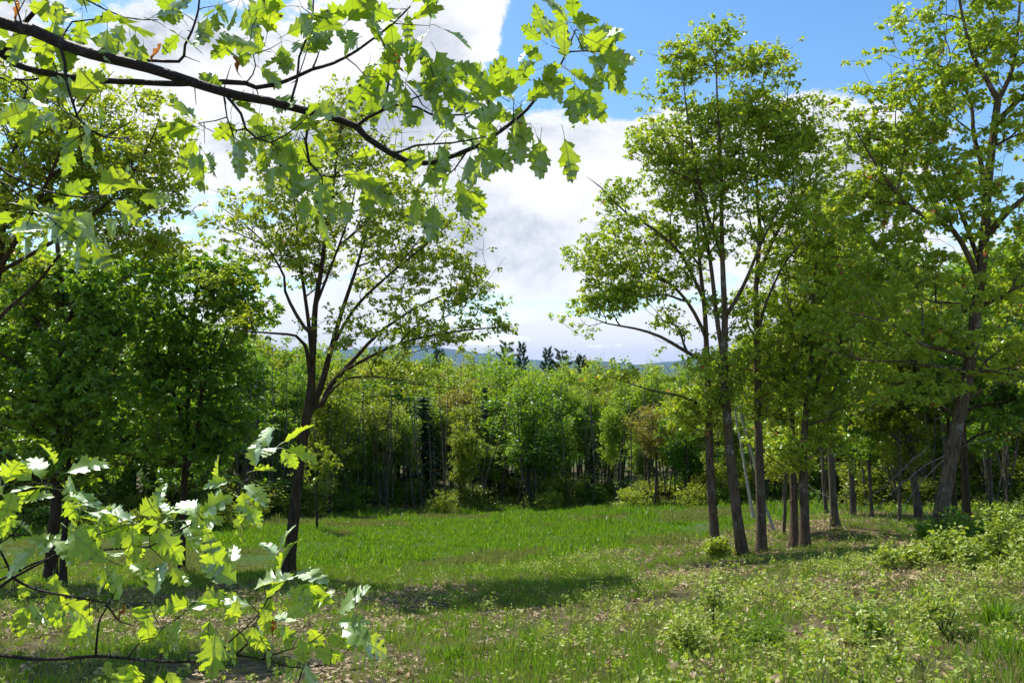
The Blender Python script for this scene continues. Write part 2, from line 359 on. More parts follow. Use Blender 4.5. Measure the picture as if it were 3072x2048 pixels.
class Tree:
    def __init__(s, step=.35):
        s.step = step; s.pos = []; s.par = []; s.path = []; s.rfix = []; s.limb = []
        s.nl = 0
    def limb_(s, pts, rad, root=False, wob=.0):
        p, r = resample(pts, rad, s.step)
        if wob: p[1:-1] += RS.normal(0, wob, (len(p) - 2, 3))
        if not s.pos: last = -1; pl = 0
        else:
            A = np.array(s.pos); last = int(np.argmin(((A - p[0]) ** 2).sum(1))); pl = s.path[last]
            p = p.copy(); off = A[last] - p[0]
            k = np.exp(-np.arange(len(p)) * .5)[:, None]; p = p + off * k
            p, r = p[1:], r[1:]
        for q, rr in zip(p, r):
            pl = pl + (np.linalg.norm(q - s.pos[last]) if last >= 0 else 0)
            s.pos.append(q); s.par.append(last); s.path.append(pl); s.rfix.append(rr); s.limb.append(s.nl); last = len(s.pos) - 1
        s.nl += 1
    def grow(s, T, bf=.25, down=.5, rtip=.008, maxedge=None, subdiv=None, expo=2.3):
        T = np.asarray(T, float); N = len(T); n0 = len(s.pos)
        A = np.array(s.pos); pth = np.array(s.path)
        live = np.array(s.rfix) > -1
        D = np.full(N, 1e9); I = np.zeros(N, int)
        def cost(a, pa, TT):
            v = TT - a; L = np.sqrt((v ** 2).sum(-1))
            return L + bf * pa + down * np.maximum(0, -v[..., 2])
        for i in range(n0):
            c = cost(A[i], pth[i], T); k = c < D; D[k] = c[k]; I[k] = i
        done = np.zeros(N, bool)
        for _ in range(N):
            j = int(np.argmin(np.where(done, 1e9, D))); done[j] = True
            pi = I[j]; pp = np.array(s.pos[pi]); L = np.linalg.norm(T[j] - pp)
            k = max(1, int(L / (subdiv or s.step * 1.6)))
            last = pi
            for q in range(1, k + 1):
                f = q / k; pt = pp + (T[j] - pp) * f
                if q < k:
                    pt = pt + np.array([0, 0, L * .10 * math.sin(math.pi * f)]) * (1 if L > s.step else 0) + RS.normal(0, .03 * L / k, 3)
                pl = s.path[last] + L / k
                s.pos.append(pt); s.par.append(last); s.path.append(pl); s.rfix.append(0); s.limb.append(-1); last = len(s.pos) - 1
                c = cost(pt, pl, T); kk = (c < D) & ~done; D[kk] = c[kk]; I[kk] = last
        s.finish(rtip, expo)
    def finish(s, rtip=.006, expo=2.3):
        n = len(s.pos); s.pos = np.array(s.pos); s.par = np.array(s.par)
        acc = np.zeros(n); r = np.zeros(n); nch = np.zeros(n, int)
        for i in range(n - 1, -1, -1):
            ri = (acc[i] ** (1 / expo)) if acc[i] > 0 else rtip
            if s.rfix[i] > 0: r[i] = s.rfix[i]
            else: r[i] = ri
            p = s.par[i]
            if p >= 0: acc[p] += min(ri, r[i] if s.rfix[i] > 0 else ri) ** expo; nch[p] += 1
        for i in range(n):
            p = s.par[i]
            if p >= 0 and s.rfix[i] == 0: r[i] = min(r[i], r[p] * .85)
        s.r = np.maximum(r, rtip * .8); s.nch = nch
        s.children = [[] for _ in range(n)]
        for i in range(n):
            if s.par[i] >= 0: s.children[s.par[i]].append(i)
        s.main = [max(c, key=lambda q: (s.rfix[q] > 0 and s.limb[q] == s.limb[s.par[q]], s.r[q])) if c else -1 for c in s.children]
        for _ in range(2):
            new = s.pos.copy()
            for i in range(n):
                if s.rfix[i] == 0 and s.main[i] >= 0:
                    new[i] = .5 * s.pos[i] + .25 * (s.pos[s.par[i]] + s.pos[s.main[i]])
            s.pos = new
    def chains(s):
        out = []
        starts = [i for i in range(len(s.pos)) if s.par[i] < 0 or s.main[s.par[i]] != i]
        for st in starts:
            ch = [s.par[st]] if s.par[st] >= 0 else []
            i = st
            while i >= 0: ch.append(i); i = s.main[i]
            out.append((st, ch))
        return out
    def tubes(s, sel=None, flare=0, sides=None):
        V_, Q = [], []; nv = 0
        for st, ch in s.chains():
            if sel is not None and not sel(st): continue
            P_ = s.pos[ch]; R_ = s.r[ch].copy()
            if s.par[st] >= 0: R_[0] = min(R_[0], R_[1] * 1.25)
            if len(P_) < 2: continue
            rm = R_.max(); k = sides or (12 if rm > .12 else 8 if rm > .05 else 5 if rm > .02 else 3)
            R_[-1] *= .5
            T_ = np.gradient(P_, axis=0); T_ /= np.linalg.norm(T_, axis=1)[:, None] + 1e-9
            ref = np.array([0, 1, 0.]) if abs(T_[:, 1]).mean() < .7 else np.array([0, 0, 1.])
            X_ = np.cross(T_, ref); X_ /= np.linalg.norm(X_, axis=1)[:, None] + 1e-9; Y_ = np.cross(T_, X_)
            an = np.arange(k) * 2 * math.pi / k
            rr = R_[:, None] * (1 + (.05 * np.sin(an * 3 + P_[:, 2:3] * 2) if k > 5 else 0))
            if flare and s.par[st] < 0:
                hgt = P_[:, 2:3] - P_[0, 2]
                rr = rr * (1 + flare * np.exp(-hgt / .22) * (1 + .45 * np.sin(an * 4 + .6)))
            ring = P_[:, None] + rr[..., None] * (np.cos(an)[None, :, None] * X_[:, None] + np.sin(an)[None, :, None] * Y_[:, None])
            V_.append(ring.reshape(-1, 3)); m_ = len(P_)
            a = np.arange(m_ - 1)[:, None] * k; b_ = np.arange(k)[None]; c_ = (b_ + 1) % k
            Q.append(np.stack([a + b_, a + c_, a + k + c_, a + k + b_], -1).reshape(-1, 4) + nv); nv += m_ * k
        return (np.concatenate(V_), np.concatenate(Q)) if V_ else (np.zeros((0, 3)), np.zeros((0, 4), int))


def wob3(p, seed, f):
    r = np.random.RandomState(seed); t = 0
    for _ in range(6):
        k = r.normal(0, 1, 3) * f; t = t + np.sin(p @ k + r.uniform(0, 6.28))
    return t / 2.4


def sample_ell(E, n, seed, gap=.0, gapf=2.2, shell=.36):
    """E: list of (centre, radii, weight)"""
    r = np.random.RandomState(seed); wt = np.array([e[2] for e in E], float); wt /= wt.sum(); out = []
    for (c, rad, _), f in zip(E, wt):
        m_ = int(n * f * 3) + 8
        v = r.normal(0, 1, (m_, 3)); v /= np.linalg.norm(v, axis=1)[:, None]
        # ragged outline
        k = 1 + .26 * wob3(v * 2, seed + 5, 1.6)
        v = v * (r.uniform(0, 1, (m_, 1)) ** shell) * k[:, None] * np.array(rad) + np.array(c)
        if gap > 0: v = v[wob3(v, seed + 9, gapf) > -.85 + gap * 1.2]
        out.append(v[:max(1, int(n * f))])
    return np.concatenate(out)


LEAF6 = np.array([[0, 0, 0], [.36, .30, .05], [.70, .22, .03], [1, 0, -.10], [.70, -.22, .03], [.36, -.30, .05]])
LEAF6F = np.array([[0, 3, 2, 1], [0, 5, 4, 3]])
LEAF4 = np.array([[0, 0, 0], [.5, .36, .04], [1, 0, -.08], [.5, -.36, .04]])
LEAF4F = np.array([[0, 2, 1], [0, 3, 2]])
def leaves_mesh(base, n_per, size, seed, spread=.25, shape=6, hang=.5, upn=.6, svar=.35, tint_band=None):
    r = np.random.RandomState(seed); B = np.repeat(base, n_per, 0); N = len(B)
    B = B + r.normal(0, spread * .5, (N, 3))
    d = r.normal(0, 1, (N, 3)); d[:, 2] = d[:, 2] * .5 - hang; d /= np.linalg.norm(d, axis=1)[:, None]
    nn = r.normal(0, 1, (N, 3)); nn[:, 2] += upn * 2; nn -= (nn * d).sum(1)[:, None] * d; nn /= np.linalg.norm(nn, axis=1)[:, None]
    sdv = np.cross(nn, d); S = size * (1 + svar * r.uniform(-1, 1, N))[:, None, None]
    L, LF = (LEAF6, LEAF6F) if shape == 6 else (LEAF4, LEAF4F)
    V_ = B[:, None] + S * (L[None, :, 0:1] * d[:, None] + L[None, :, 1:2] * sdv[:, None] + L[None, :, 2:3] * nn[:, None])
    k = len(L); Fc = (np.arange(N)[:, None, None] * k + LF[None]).reshape(-1, LF.shape[1])
    cl = wob3(B, seed + 3, .9) * .5 + .5
    tint = np.clip(.5 * r.uniform(0, 1, N) + .5 * cl, 0, .94); tint = np.where(r.uniform(0, 1, N) > .985, .99, tint)
    return V_.reshape(-1, 3), Fc, np.repeat(tint, k)


def build_tree(name, base, T, leafmat, bark, seed, nleaf, size, label=None, cat='tree', group=None, spread=.3, shape=6, hang=.5, leafr=.03, flare=.5, crown_kind=True):
    root = empty(name, tuple(base), label, cat, group)
    b = np.array(base)
    v, f = T.tubes(flare=flare, sel=lambda i: T.rfix[i] > 0); mesh_obj('trunk', v - b, f, bark, root, smooth=True)
    v, f = T.tubes(sel=lambda i: T.rfix[i] == 0)
    if len(v): mesh_obj('branches', v - b, f, bark, root, smooth=True)['kind'] = 'stuff'
    term = (T.nch == 0); term[T.par[term]] = True; tips = T.pos[term & (np.array(T.rfix) == 0)]; tips = tips[np.random.RandomState(seed).uniform(0, 1, len(tips)) < .7]
    rs = np.random.RandomState(seed + 1); k3 = 3; src = np.repeat(tips, k3, 0); off = rs.normal(0, spread * .62, src.shape); off[:, 2] = np.abs(off[:, 2]) * .6; cen = src + off
    wv = rs.normal(0, 1, src.shape); wv /= np.linalg.norm(wv, axis=1)[:, None]; wv *= .005
    mid = (src + cen) / 2 + rs.normal(0, .02, src.shape); tv = np.stack([src - wv, src + wv, mid + wv, mid - wv, cen], 1).reshape(-1, 3); ti = np.arange(len(src))[:, None] * 5
    mesh_obj('twigs', tv - b, [ti + np.array([[0, 1, 2, 3]]), ti + np.array([[3, 2, 4]])], bark, root)['kind'] = 'stuff'
    per = max(1, int(round(nleaf * 1.15 / max(1, len(cen)))))
    v, f, t = leaves_mesh(cen, per, size * 1.06, seed, .07, shape, hang)
    cr = mesh_obj('crown', v - b, f, leafmat, root, attrs={'tint': ('FLOAT', t.astype(np.float32))})
    cr['kind'] = 'stuff'
    return root


def px_limb(T, pts, d, r0, r1, dd=0.0, wob=0.0):
    """limb traced in the photograph: pts in photo pixels, at distance d, swinging dd metres in depth towards its tip"""
    n = len(pts); P_ = []
    for i, p in enumerate(pts):
        q = P(p[0], p[1], d + dd * (i / (n - 1)) ** 1.0 + (p[2] if len(p) > 2 else 0)); P_.append(q)
    T.limb_(P_, np.linspace(r0, r1, n), wob=wob)


def px_ell(px, py, rx, ry, d, w, dr=None, dd=0):
    c = P(px, py, d + dd); return (c, (rx * d / F, dr or rx * d / F * .85, ry * d / F), w)


def trim(T, zmin=None): return T

HERO = True
if HERO:
    # ---- the slender maple with the spreading crown in the middle left
    t = Tree(.28); d = 19.5
    px_limb(t, [(862, 1722), (872, 1640), (884, 1530), (893, 1450), (905, 1350), (920, 1250), (933, 1170)], d, .15, .11)
    px_limb(t, [(933, 1170), (937, 1080), (942, 1007), (946, 918), (965, 800), (978, 695), (1000, 560), (1015, 430), (1030, 330)], d, .10, .01, -.6)
    px_limb(t, [(925, 1230), (960, 1163), (990, 1060), (1024, 940), (1070, 800), (1110, 660), (1150, 500)], d, .10, .01, .8)
    px_limb(t, [(933, 1170), (926, 1090), (915, 1034), (888, 1007), (830, 1000), (750, 994), (690, 985)], d, .06, .01, -1.2)
    px_limb(t, [(888, 1007), (870, 945), (848, 873), (848, 829), (800, 740), (730, 670), (660, 620)], d, .05, .01, .8)
    px_limb(t, [(915, 1225), (951, 1218), (985, 1160), (1024, 1118), (1074, 1065), (1130, 1005), (1220, 940), (1320, 890), (1440, 850)], d, .09, .01, 1.0)
    px_limb(t, [(1024, 1118), (1100, 1075), (1200, 1030), (1330, 1000), (1450, 985), (1540, 980)], d, .045, .008, -1.5)
    px_limb(t, [(940, 1240), (985, 1190), (1040, 1135), (1158, 1132), (1230, 1150), (1381, 1168)], d, .04, .006, -.8)
    px_limb(t, [(985, 1060), (1060, 930), (1160, 830), (1270, 740), (1360, 660)], d, .05, .008, -1.8)
    px_limb(t, [(937, 1080), (925, 960), (905, 820), (890, 680), (880, 520), (900, 400)], d, .06, .008, 1.2)
    px_limb(t, [(946, 918), (985, 820), (1050, 640), (1080, 480)], d, .045, .008, -1.6)
    E = [px_ell(1070, 540, 310, 250, d, 3), px_ell(1240, 780, 270, 210, d, 3.3), px_ell(830, 740, 210, 220, d, 2.4), px_ell(1390, 900, 130, 140, d, .8), px_ell(900, 460, 190, 140, d, 1), px_ell(1040, 400, 130, 130, d, .9),
         px_ell(1200, 1000, 280, 70, d, 1), px_ell(1500, 985, 50, 25, d, .12), px_ell(1200, 1130, 190, 45, d, .35), px_ell(700, 900, 110, 130, d, .5)]
    t.grow(sample_ell(E, 2300, 3, gap=.35, gapf=1.7), bf=.22, down=.8, rtip=.0065, expo=2.5)
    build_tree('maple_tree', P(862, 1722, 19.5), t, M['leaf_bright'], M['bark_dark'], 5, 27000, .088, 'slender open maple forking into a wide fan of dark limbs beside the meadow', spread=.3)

    # ---- big dark twin-trunk tree at the left
    t = Tree(.35); d = 18.5
    px_limb(t, [(150, 1775), (152, 1700), (160, 1600), (172, 1480), (180, 1300), (184, 1130), (186, 1000), (180, 860), (170, 700), (150, 520), (140, 380)], d, .155, .02, .3)
    px_limb(t, [(184, 1130), (205, 1000), (215, 900), (250, 760), (300, 600), (330, 420)], d, .08, .01, -1)
    px_limb(t, [(180, 1250), (120, 1160), (40, 1080), (-60, 1030)], d, .06, .01, -1.2)
    px_limb(t, [(182, 1050), (100, 960), (20, 860), (-60, 760)], d, .06, .01, 1)
    px_limb(t, [(184, 1000), (280, 900), (380, 830), (470, 760), (540, 690)], d, .06, .01, .8)
    E = [px_ell(170, 860, 250, 200, d, 2.6), px_ell(90, 1130, 270, 170, d, 2.4), px_ell(180, 1350, 230, 110, d, 1), px_ell(400, 760, 120, 90, d, .5), px_ell(-180, 1000, 200, 330, d, 1.4), px_ell(280, 1080, 110, 120, d, .5)]
    t.grow(sample_ell(E, 1500, 13, gap=.8, gapf=1.5), bf=.25, down=.5)
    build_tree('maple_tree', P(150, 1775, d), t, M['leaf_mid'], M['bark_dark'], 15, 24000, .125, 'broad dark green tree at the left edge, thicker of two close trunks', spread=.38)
    t = Tree(.35); d = 18.0
    px_limb(t, [(188, 1762), (190, 1680), (196, 1560), (205, 1400), (215, 1200), (212, 1000), (240, 850)], d, .085, .02, .6)
    E = [px_ell(260, 1150, 170, 260, d, 1), px_ell(300, 900, 150, 150, d, .8)]
    t.grow(sample_ell(E, 450, 23, gap=.15, gapf=1.7), bf=.25, down=.5)
    build_tree('maple_tree', P(188, 1762, d), t, M['leaf_deep'], M['bark_dark'], 25, 6500, .13, 'thinner dark trunk standing close beside the broad dark tree at the left edge', spread=.35)

    # ---- tall light tree further left, its trunk just out of the picture
    t = Tree(.27); d = 11.3
    px_limb(t, [(-190, 1850), (-170, 1500), (-120, 1250), (-60, 1020), (-10, 820), (5, 700), (10, 560), (60, 400), (80, 250)], d, .12, .015)
    px_limb(t, [(-10, 820), (60, 700), (120, 590), (170, 480), (220, 360), (300, 250)], d, .042, .006, -1.2)
    px_limb(t, [(-60, 1020), (20, 930), (110, 850), (200, 740), (300, 650), (420, 560)], d, .038, .006, 1)
    px_limb(t, [(5, 700), (40, 560), (130, 480), (300, 410), (450, 380)], d, .034, .006, 1.2)
    px_limb(t, [(-10, 820), (200, 700), (330, 600), (430, 470), (480, 350)], d, .034, .006, -.6)
    E = [px_ell(220, 420, 320, 210, d, 3), px_ell(380, 560, 190, 170, d, 1.5), px_ell(60, 620, 220, 200, d, 1.4), px_ell(-150, 500, 250, 350, d, 1.6), px_ell(420, 740, 150, 60, d, .4)]
    t.grow(sample_ell(E, 1700, 33, gap=.25, gapf=2.4), bf=.2, down=.6, rtip=.005)
    build_tree('oak_tree', P(-190, 1850, d), t, M['leaf_bright'], M['bark_dark'], 35, 17000, .072, 'tall pale green tree rising behind the foreground oak branch, its trunk beyond the left side', spread=.2)

    # ---- round dense maple left of the open one
    t = Tree(.35); d = 21
    px_limb(t, [(543, 1772), (544, 1700), (547, 1600), (552, 1450), (562, 1300), (566, 1150), (575, 1020), (585, 900), (600, 800)], d, .12, .02)
    px_limb(t, [(552, 1450), (590, 1300), (605, 1180), (640, 1080), (690, 980)], d, .06, .01, -.8)
    px_limb(t, [(562, 1300), (520, 1180), (480, 1080), (430, 960)], d, .06, .01, .8)
    E = [px_ell(600, 980, 190, 200, d, 2.2), px_ell(560, 1250, 200, 220, d, 2.2), px_ell(660, 880, 100, 110, d, .7), px_ell(470, 1080, 130, 180, d, 1), px_ell(640, 1330, 110, 130, d, .6)]
    t.grow(sample_ell(E, 1300, 43, gap=.35, gapf=1.6), bf=.25, down=.5)
    build_tree('maple_tree', P(543, 1772, d), t, M['leaf_deep'], M['bark_dark'], 45, 20000, .13, 'dense round dark green maple on a straight thin trunk, left of the open maple', spread=.4)

    # ---- group of slender oaks right of the middle
    d = 20.5; t = Tree(.33)
    px_limb(t, [(2146, 1662), (2140, 1560), (2132, 1450), (2128, 1300), (2124, 1160), (2120, 1050), (2114, 930), (2100, 800), (2092, 680), (2085, 540), (2070, 400)], d, .135, .01, .4)
    px_limb(t, [(2120, 1100), (2060, 1060), (1980, 1010), (1903, 985), (1820, 970), (1760, 945)], d, .06, .008, -.8)
    px_limb(t, [(2118, 1000), (2060, 900), (1980, 830), (1880, 800), (1780, 790)], d, .055, .008, .8)
    px_limb(t, [(2110, 900), (2040, 760), (1950, 680), (1880, 640), (1800, 560), (1760, 530)], d, .05, .008, -.4)
    px_limb(t, [(2126, 1230), (2050, 1190), (1961, 1172), (1890, 1150), (1800, 1120)], d, .04, .006, -1)
    E = [px_ell(1950, 760, 200, 130, d, 2), px_ell(1900, 950, 170, 120, d, 1.5), px_ell(1790, 800, 70, 60, d, .25), px_ell(1850, 600, 60, 60, d, .2), px_ell(1950, 460, 70, 60, d, .2), px_ell(2060, 560, 120, 180, d, 1.1), px_ell(1960, 1110, 170, 60, d, .7), px_ell(2100, 1180, 120, 120, d, 1.3)]
    t.grow(sample_ell(E, 1500, 53, gap=.6, gapf=1.7), bf=.22, down=.7)
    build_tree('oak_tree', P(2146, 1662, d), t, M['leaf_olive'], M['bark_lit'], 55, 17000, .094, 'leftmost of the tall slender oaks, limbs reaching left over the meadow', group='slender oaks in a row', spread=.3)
    t = Tree(.33); d = 20
    px_limb(t, [(2232, 1684), (2218, 1600), (2205, 1500), (2190, 1350), (2178, 1200), (2172, 1080), (2175, 950), (2170, 850), (2165, 700), (2165, 560), (2158, 430), (2150, 250), (2148, 120)], d, .15, .01, -.2)
    px_limb(t, [(2176, 960), (2230, 860), (2280, 740), (2330, 640), (2400, 540)], d, .06, .008, -.9)
    px_limb(t, [(2172, 1090), (2150, 950), (2130, 780), (2100, 620), (2070, 520), (2000, 430), (1960, 380)], d, .07, .008, .7)
    px_limb(t, [(2168, 760), (2110, 600), (2080, 450), (2060, 330), (2050, 230)], d, .05, .008, -.8)
    E = [px_ell(2150, 300, 130, 190, d, 2), px_ell(2070, 260, 110, 120, d, 1), px_ell(2150, 130, 60, 55, d, .35), px_ell(2150, 560, 150, 180, d, 1.6), px_ell(2030, 430, 120, 130, d, .9), px_ell(2260, 560, 140, 160, d, 1.1), px_ell(2170, 850, 130, 140, d, .8), px_ell(2200, 1120, 120, 120, d, 1.0)]
    t.grow(sample_ell(E, 1600, 63, gap=.6, gapf=1.7), bf=.22, down=.7)
    build_tree('oak_tree', P(2232, 1684, d), t, M['leaf_olive'], M['bark_lit'], 65, 17000, .094, 'second slender oak from the left in the row, the tallest, leaning slightly left', group='slender oaks in a row', spread=.3)
    t = Tree(.33); d = 20.2
    px_limb(t, [(2284, 1674), (2283, 1560), (2280, 1450), (2276, 1300), (2272, 1100), (2270, 950), (2268, 850), (2280, 700), (2270, 560), (2285, 400), (2290, 250)], d, .14, .01, .3)
    px_limb(t, [(2270, 850), (2310, 740), (2360, 650), (2420, 560), (2460, 430)], d, .06, .008, .7)
    px_limb(t, [(2272, 1000), (2300, 900), (2360, 780), (2440, 700)], d, .05, .008, -.9)
    E = [px_ell(2300, 330, 110, 170, d, 1.8), px_ell(2380, 430, 110, 150, d, 1.6), px_ell(2350, 650, 150, 170, d, 1.5), px_ell(2300, 900, 130, 160, d, .9), px_ell(2290, 190, 60, 50, d, .4), px_ell(2300, 1150, 110, 120, d, 1.1), px_ell(2440, 370, 60, 70, d, .4)]
    t.grow(sample_ell(E, 1450, 73, gap=.4, gapf=1.9), bf=.22, down=.7)
    build_tree('oak_tree', P(2284, 1674, d), t, M['leaf_olive'], M['bark_lit'], 75, 14500, .094, 'third slender oak in the row, upright trunk right of the tallest one', group='slender oaks in a row', spread=.3)
    t = Tree(.33); d = 21
    px_limb(t, [(2382, 1646), (2382, 1560), (2380, 1450), (2376, 1300), (2376, 1150), (2400, 1050), (2440, 960), (2470, 850), (2500, 700)], d, .125, .01, .8)
    px_limb(t, [(2376, 1250), (2350, 1120), (2340, 1000), (2350, 880)], d, .05, .008, -.6)
    E = [px_ell(2430, 950, 150, 160, d, 1.4), px_ell(2500, 740, 140, 140, d, 1.3), px_ell(2340, 1080, 120, 130, d, .8), px_ell(2380, 1300, 130, 90, d, .6)]
    t.grow(sample_ell(E, 950, 83, gap=.4, gapf=1.9), bf=.22, down=.7)
    build_tree('oak_tree', P(2382, 1646, d), t, M['leaf_olive'], M['bark_lit'], 85, 12000, .097, 'thinner of the two close-set trunks right of the three slender oaks', group='slender oaks in a row', spread=.32)
    t = Tree(.33); d = 20.5
    px_limb(t, [(2416, 1662), (2413, 1560), (2410, 1450), (2410, 1350), (2422, 1200), (2432, 1080), (2436, 950), (2445, 820), (2460, 680)], d, .145, .01)
    px_limb(t, [(2420, 1220), (2470, 1100), (2540, 1000), (2600, 940)], d, .06, .008, -1.2)
    px_limb(t, [(2434, 1050), (2380, 950), (2350, 860)], d, .05, .008, -.8)
    E = [px_ell(2480, 900, 170, 170, d, 1.6), px_ell(2560, 1020, 150, 110, d, 1), px_ell(2470, 700, 120, 120, d, .8), px_ell(2440, 1180, 190, 100, d, 1.4), px_ell(2440, 1370, 130, 60, d, .6)]
    t.grow(sample_ell(E, 1050, 93, gap=.4, gapf=1.9), bf=.22, down=.7)
    build_tree('oak_tree', P(2416, 1662, d), t, M['leaf_olive'], M['bark_lit'], 95, 14000, .097, 'rightmost trunk of the slender oak row, forking low', group='slender oaks in a row', spread=.32)
    # ---- pale tree behind, between the row and the leaning oak
    t = Tree(.35); d = 25
    px_limb(t, [(2507, 1582), (2500, 1500), (2492, 1350), (2486, 1200), (2490, 1050), (2510, 900), (2520, 750), (2530, 600), (2540, 480)], d, .13, .01)
    E = [px_ell(2540, 560, 160, 190, d, 1.8), px_ell(2600, 760, 200, 170, d, 1.8), px_ell(2460, 800, 150, 160, d, 1), px_ell(2560, 1000, 180, 120, d, .8), px_ell(2650, 480, 130, 110, d, .7)]
    t.grow(sample_ell(E, 1000, 103, gap=.2, gapf=1.6), bf=.22, down=.7)
    build_tree('oak_tree', P(2507, 1582, d), t, M['leaf_bright'], M['bark_wood'], 105, 15000, .11, 'pale green tree on a thin trunk, between the oak row and the leaning oak', spread=.35)

    # ---- big leaning oak on the right
    t = Tree(.3); d = 17
    px_limb(t, [(2800, 1655), (2812, 1590), (2828, 1500), (2850, 1400), (2870, 1290), (2893, 1170), (2912, 1070), (2925, 960), (2940, 850), (2952, 720), (2960, 600), (2972, 480), (2985, 370), (2993, 300)], d, .158, .07)
    px_limb(t, [(2993, 300), (2960, 240), (2920, 170), (2890, 60), (2870, -60), (2860, -200)], d, .06, .01, -.5)
    px_limb(t, [(2993, 300), (3030, 230), (3050, 130), (3060, 0), (3070, -150)], d, .06, .01, .5)
    px_limb(t, [(2985, 380), (3050, 310), (3120, 250), (3220, 200)], d, .07, .01, -.3)
    px_limb(t, [(2955, 700), (3000, 650), (3060, 600), (3150, 540), (3260, 500)], d, .09, .01, -.8)
    px_limb(t, [(2952, 720), (2952, 620), (2945, 500), (2920, 400), (2914, 312), (2870, 230), (2800, 190), (2740, 180)], d, .07, .008, .8)
    px_limb(t, [(2945, 800), (2892, 660), (2829, 513), (2771, 393), (2758, 312), (2750, 220)], d, .055, .008, 1.2)
    px_limb(t, [(2940, 830), (2860, 690), (2740, 629), (2651, 527), (2590, 430), (2560, 380)], d, .065, .008, -.9)
    px_limb(t, [(2926, 950), (2880, 905), (2807, 905), (2740, 880), (2660, 860)], d, .04, .008, .6)
    px_limb(t, [(2915, 1060), (2856, 1052), (2762, 1029), (2695, 980), (2600, 950), (2520, 930)], d, .05, .008, -1.4)
    px_limb(t, [(2908, 1095), (2800, 1092), (2718, 1083), (2584, 1078), (2450, 1038)], d, .045, .008, -.7)
    px_limb(t, [(2930, 920), (3000, 890), (3080, 850), (3200, 830)], d, .05, .01, -1)
    px_limb(t, [(2900, 1110), (2980, 1110), (3060, 1130), (3160, 1140)], d, .04, .01, -.7)
    E = [px_ell(2760, 330, 200, 170, d, 1.9), px_ell(2920, 100, 220, 190, d, 1.8), px_ell(2680, 620, 230, 170, d, 2), px_ell(2860, 600, 200, 180, d, 1.3), px_ell(2700, 860, 260, 130, d, 1.9), px_ell(2680, 1020, 260, 90, d, 1.3),
         px_ell(3100, 350, 180, 250, d, 1.4), px_ell(3080, 800, 180, 200, d, 1.4), px_ell(3050, 1080, 170, 100, d, .9), px_ell(2620, 430, 110, 90, d, .5), px_ell(2950, -150, 250, 180, d, .8), px_ell(2760, 1180, 200, 60, d, .5)]
    t.grow(sample_ell(E, 2600, 113, gap=.4, gapf=2.2), bf=.2, down=.7, rtip=.0065)
    build_tree('oak_tree', P(2800, 1655, d), t, M['leaf_olive'], M['bark_lit'], 115, 32000, .102, 'large leaning oak at the right with the thickest bare grey trunk', spread=.26, flare=.35)

# ------------------------------------------------------------------ the wood behind the meadow
def proto(name, H, ells, nt_, nleaf, size, leafmat, bark, seed, r0=.1, stems=1, lean=0, spread=.42, bf=.3, shape=4, hang=.3, bare=.25):
    t = Tree(.6); rr = np.random.RandomState(seed); size *= 1.32; nleaf = int(nleaf * .68)
    for k in range(stems):
        b = np.array([rr.normal(0, .12) if k else 0, rr.normal(0, .12) if k else 0, -.3])
        tip = b + np.array([rr.normal(0, .5) + lean, rr.normal(0, .5), H * rr.uniform(.88, .98) if k else H * .97])
        mid = (b + tip) / 2 + np.array([rr.normal(0, .15), rr.normal(0, .15), 0])
        if k == 0: t.limb_([b, b * .7 + tip * .3 + rr.normal(0, .06, 3), mid, tip], [r0, r0 * .8, r0 * .55, .012])
        else: t.limb_([b, mid, tip], [r0 * .8, r0 * .5, .012])
    T_ = sample_ell([((c[0], c[1], c[2] * H), (c[3], c[4], c[5] * H), c[6]) for c in ells], nt_, seed, gap=.65, gapf=1.3)
    t.grow(T_, bf=bf, down=.6, rtip=.007)
    root = empty(name, (0, 0, 0)); root['category'] = 'tree'
    v, f = t.tubes(sel=lambda i: t.rfix[i] > 0); mesh_obj('trunk', v, f, bark, root, smooth=True)
    v, f = t.tubes(sel=lambda i: t.rfix[i] == 0); mesh_obj('branches', v, f, bark, root, smooth=True)['kind'] = 'stuff'
    tips = t.pos[(t.r < .03) & (np.array(t.rfix) == 0)]; tips = tips[np.random.RandomState(seed).uniform(0, 1, len(tips)) < .5]; per = max(1, int(round(nleaf / len(tips))))
    v, f, tt = leaves_mesh(tips, per, size, seed, spread, shape, hang)
    mesh_obj('crown', v, f, leafmat, root, attrs={'tint': ('FLOAT', tt.astype(np.float32))})['kind'] = 'stuff'
    root['H'] = H
    return root


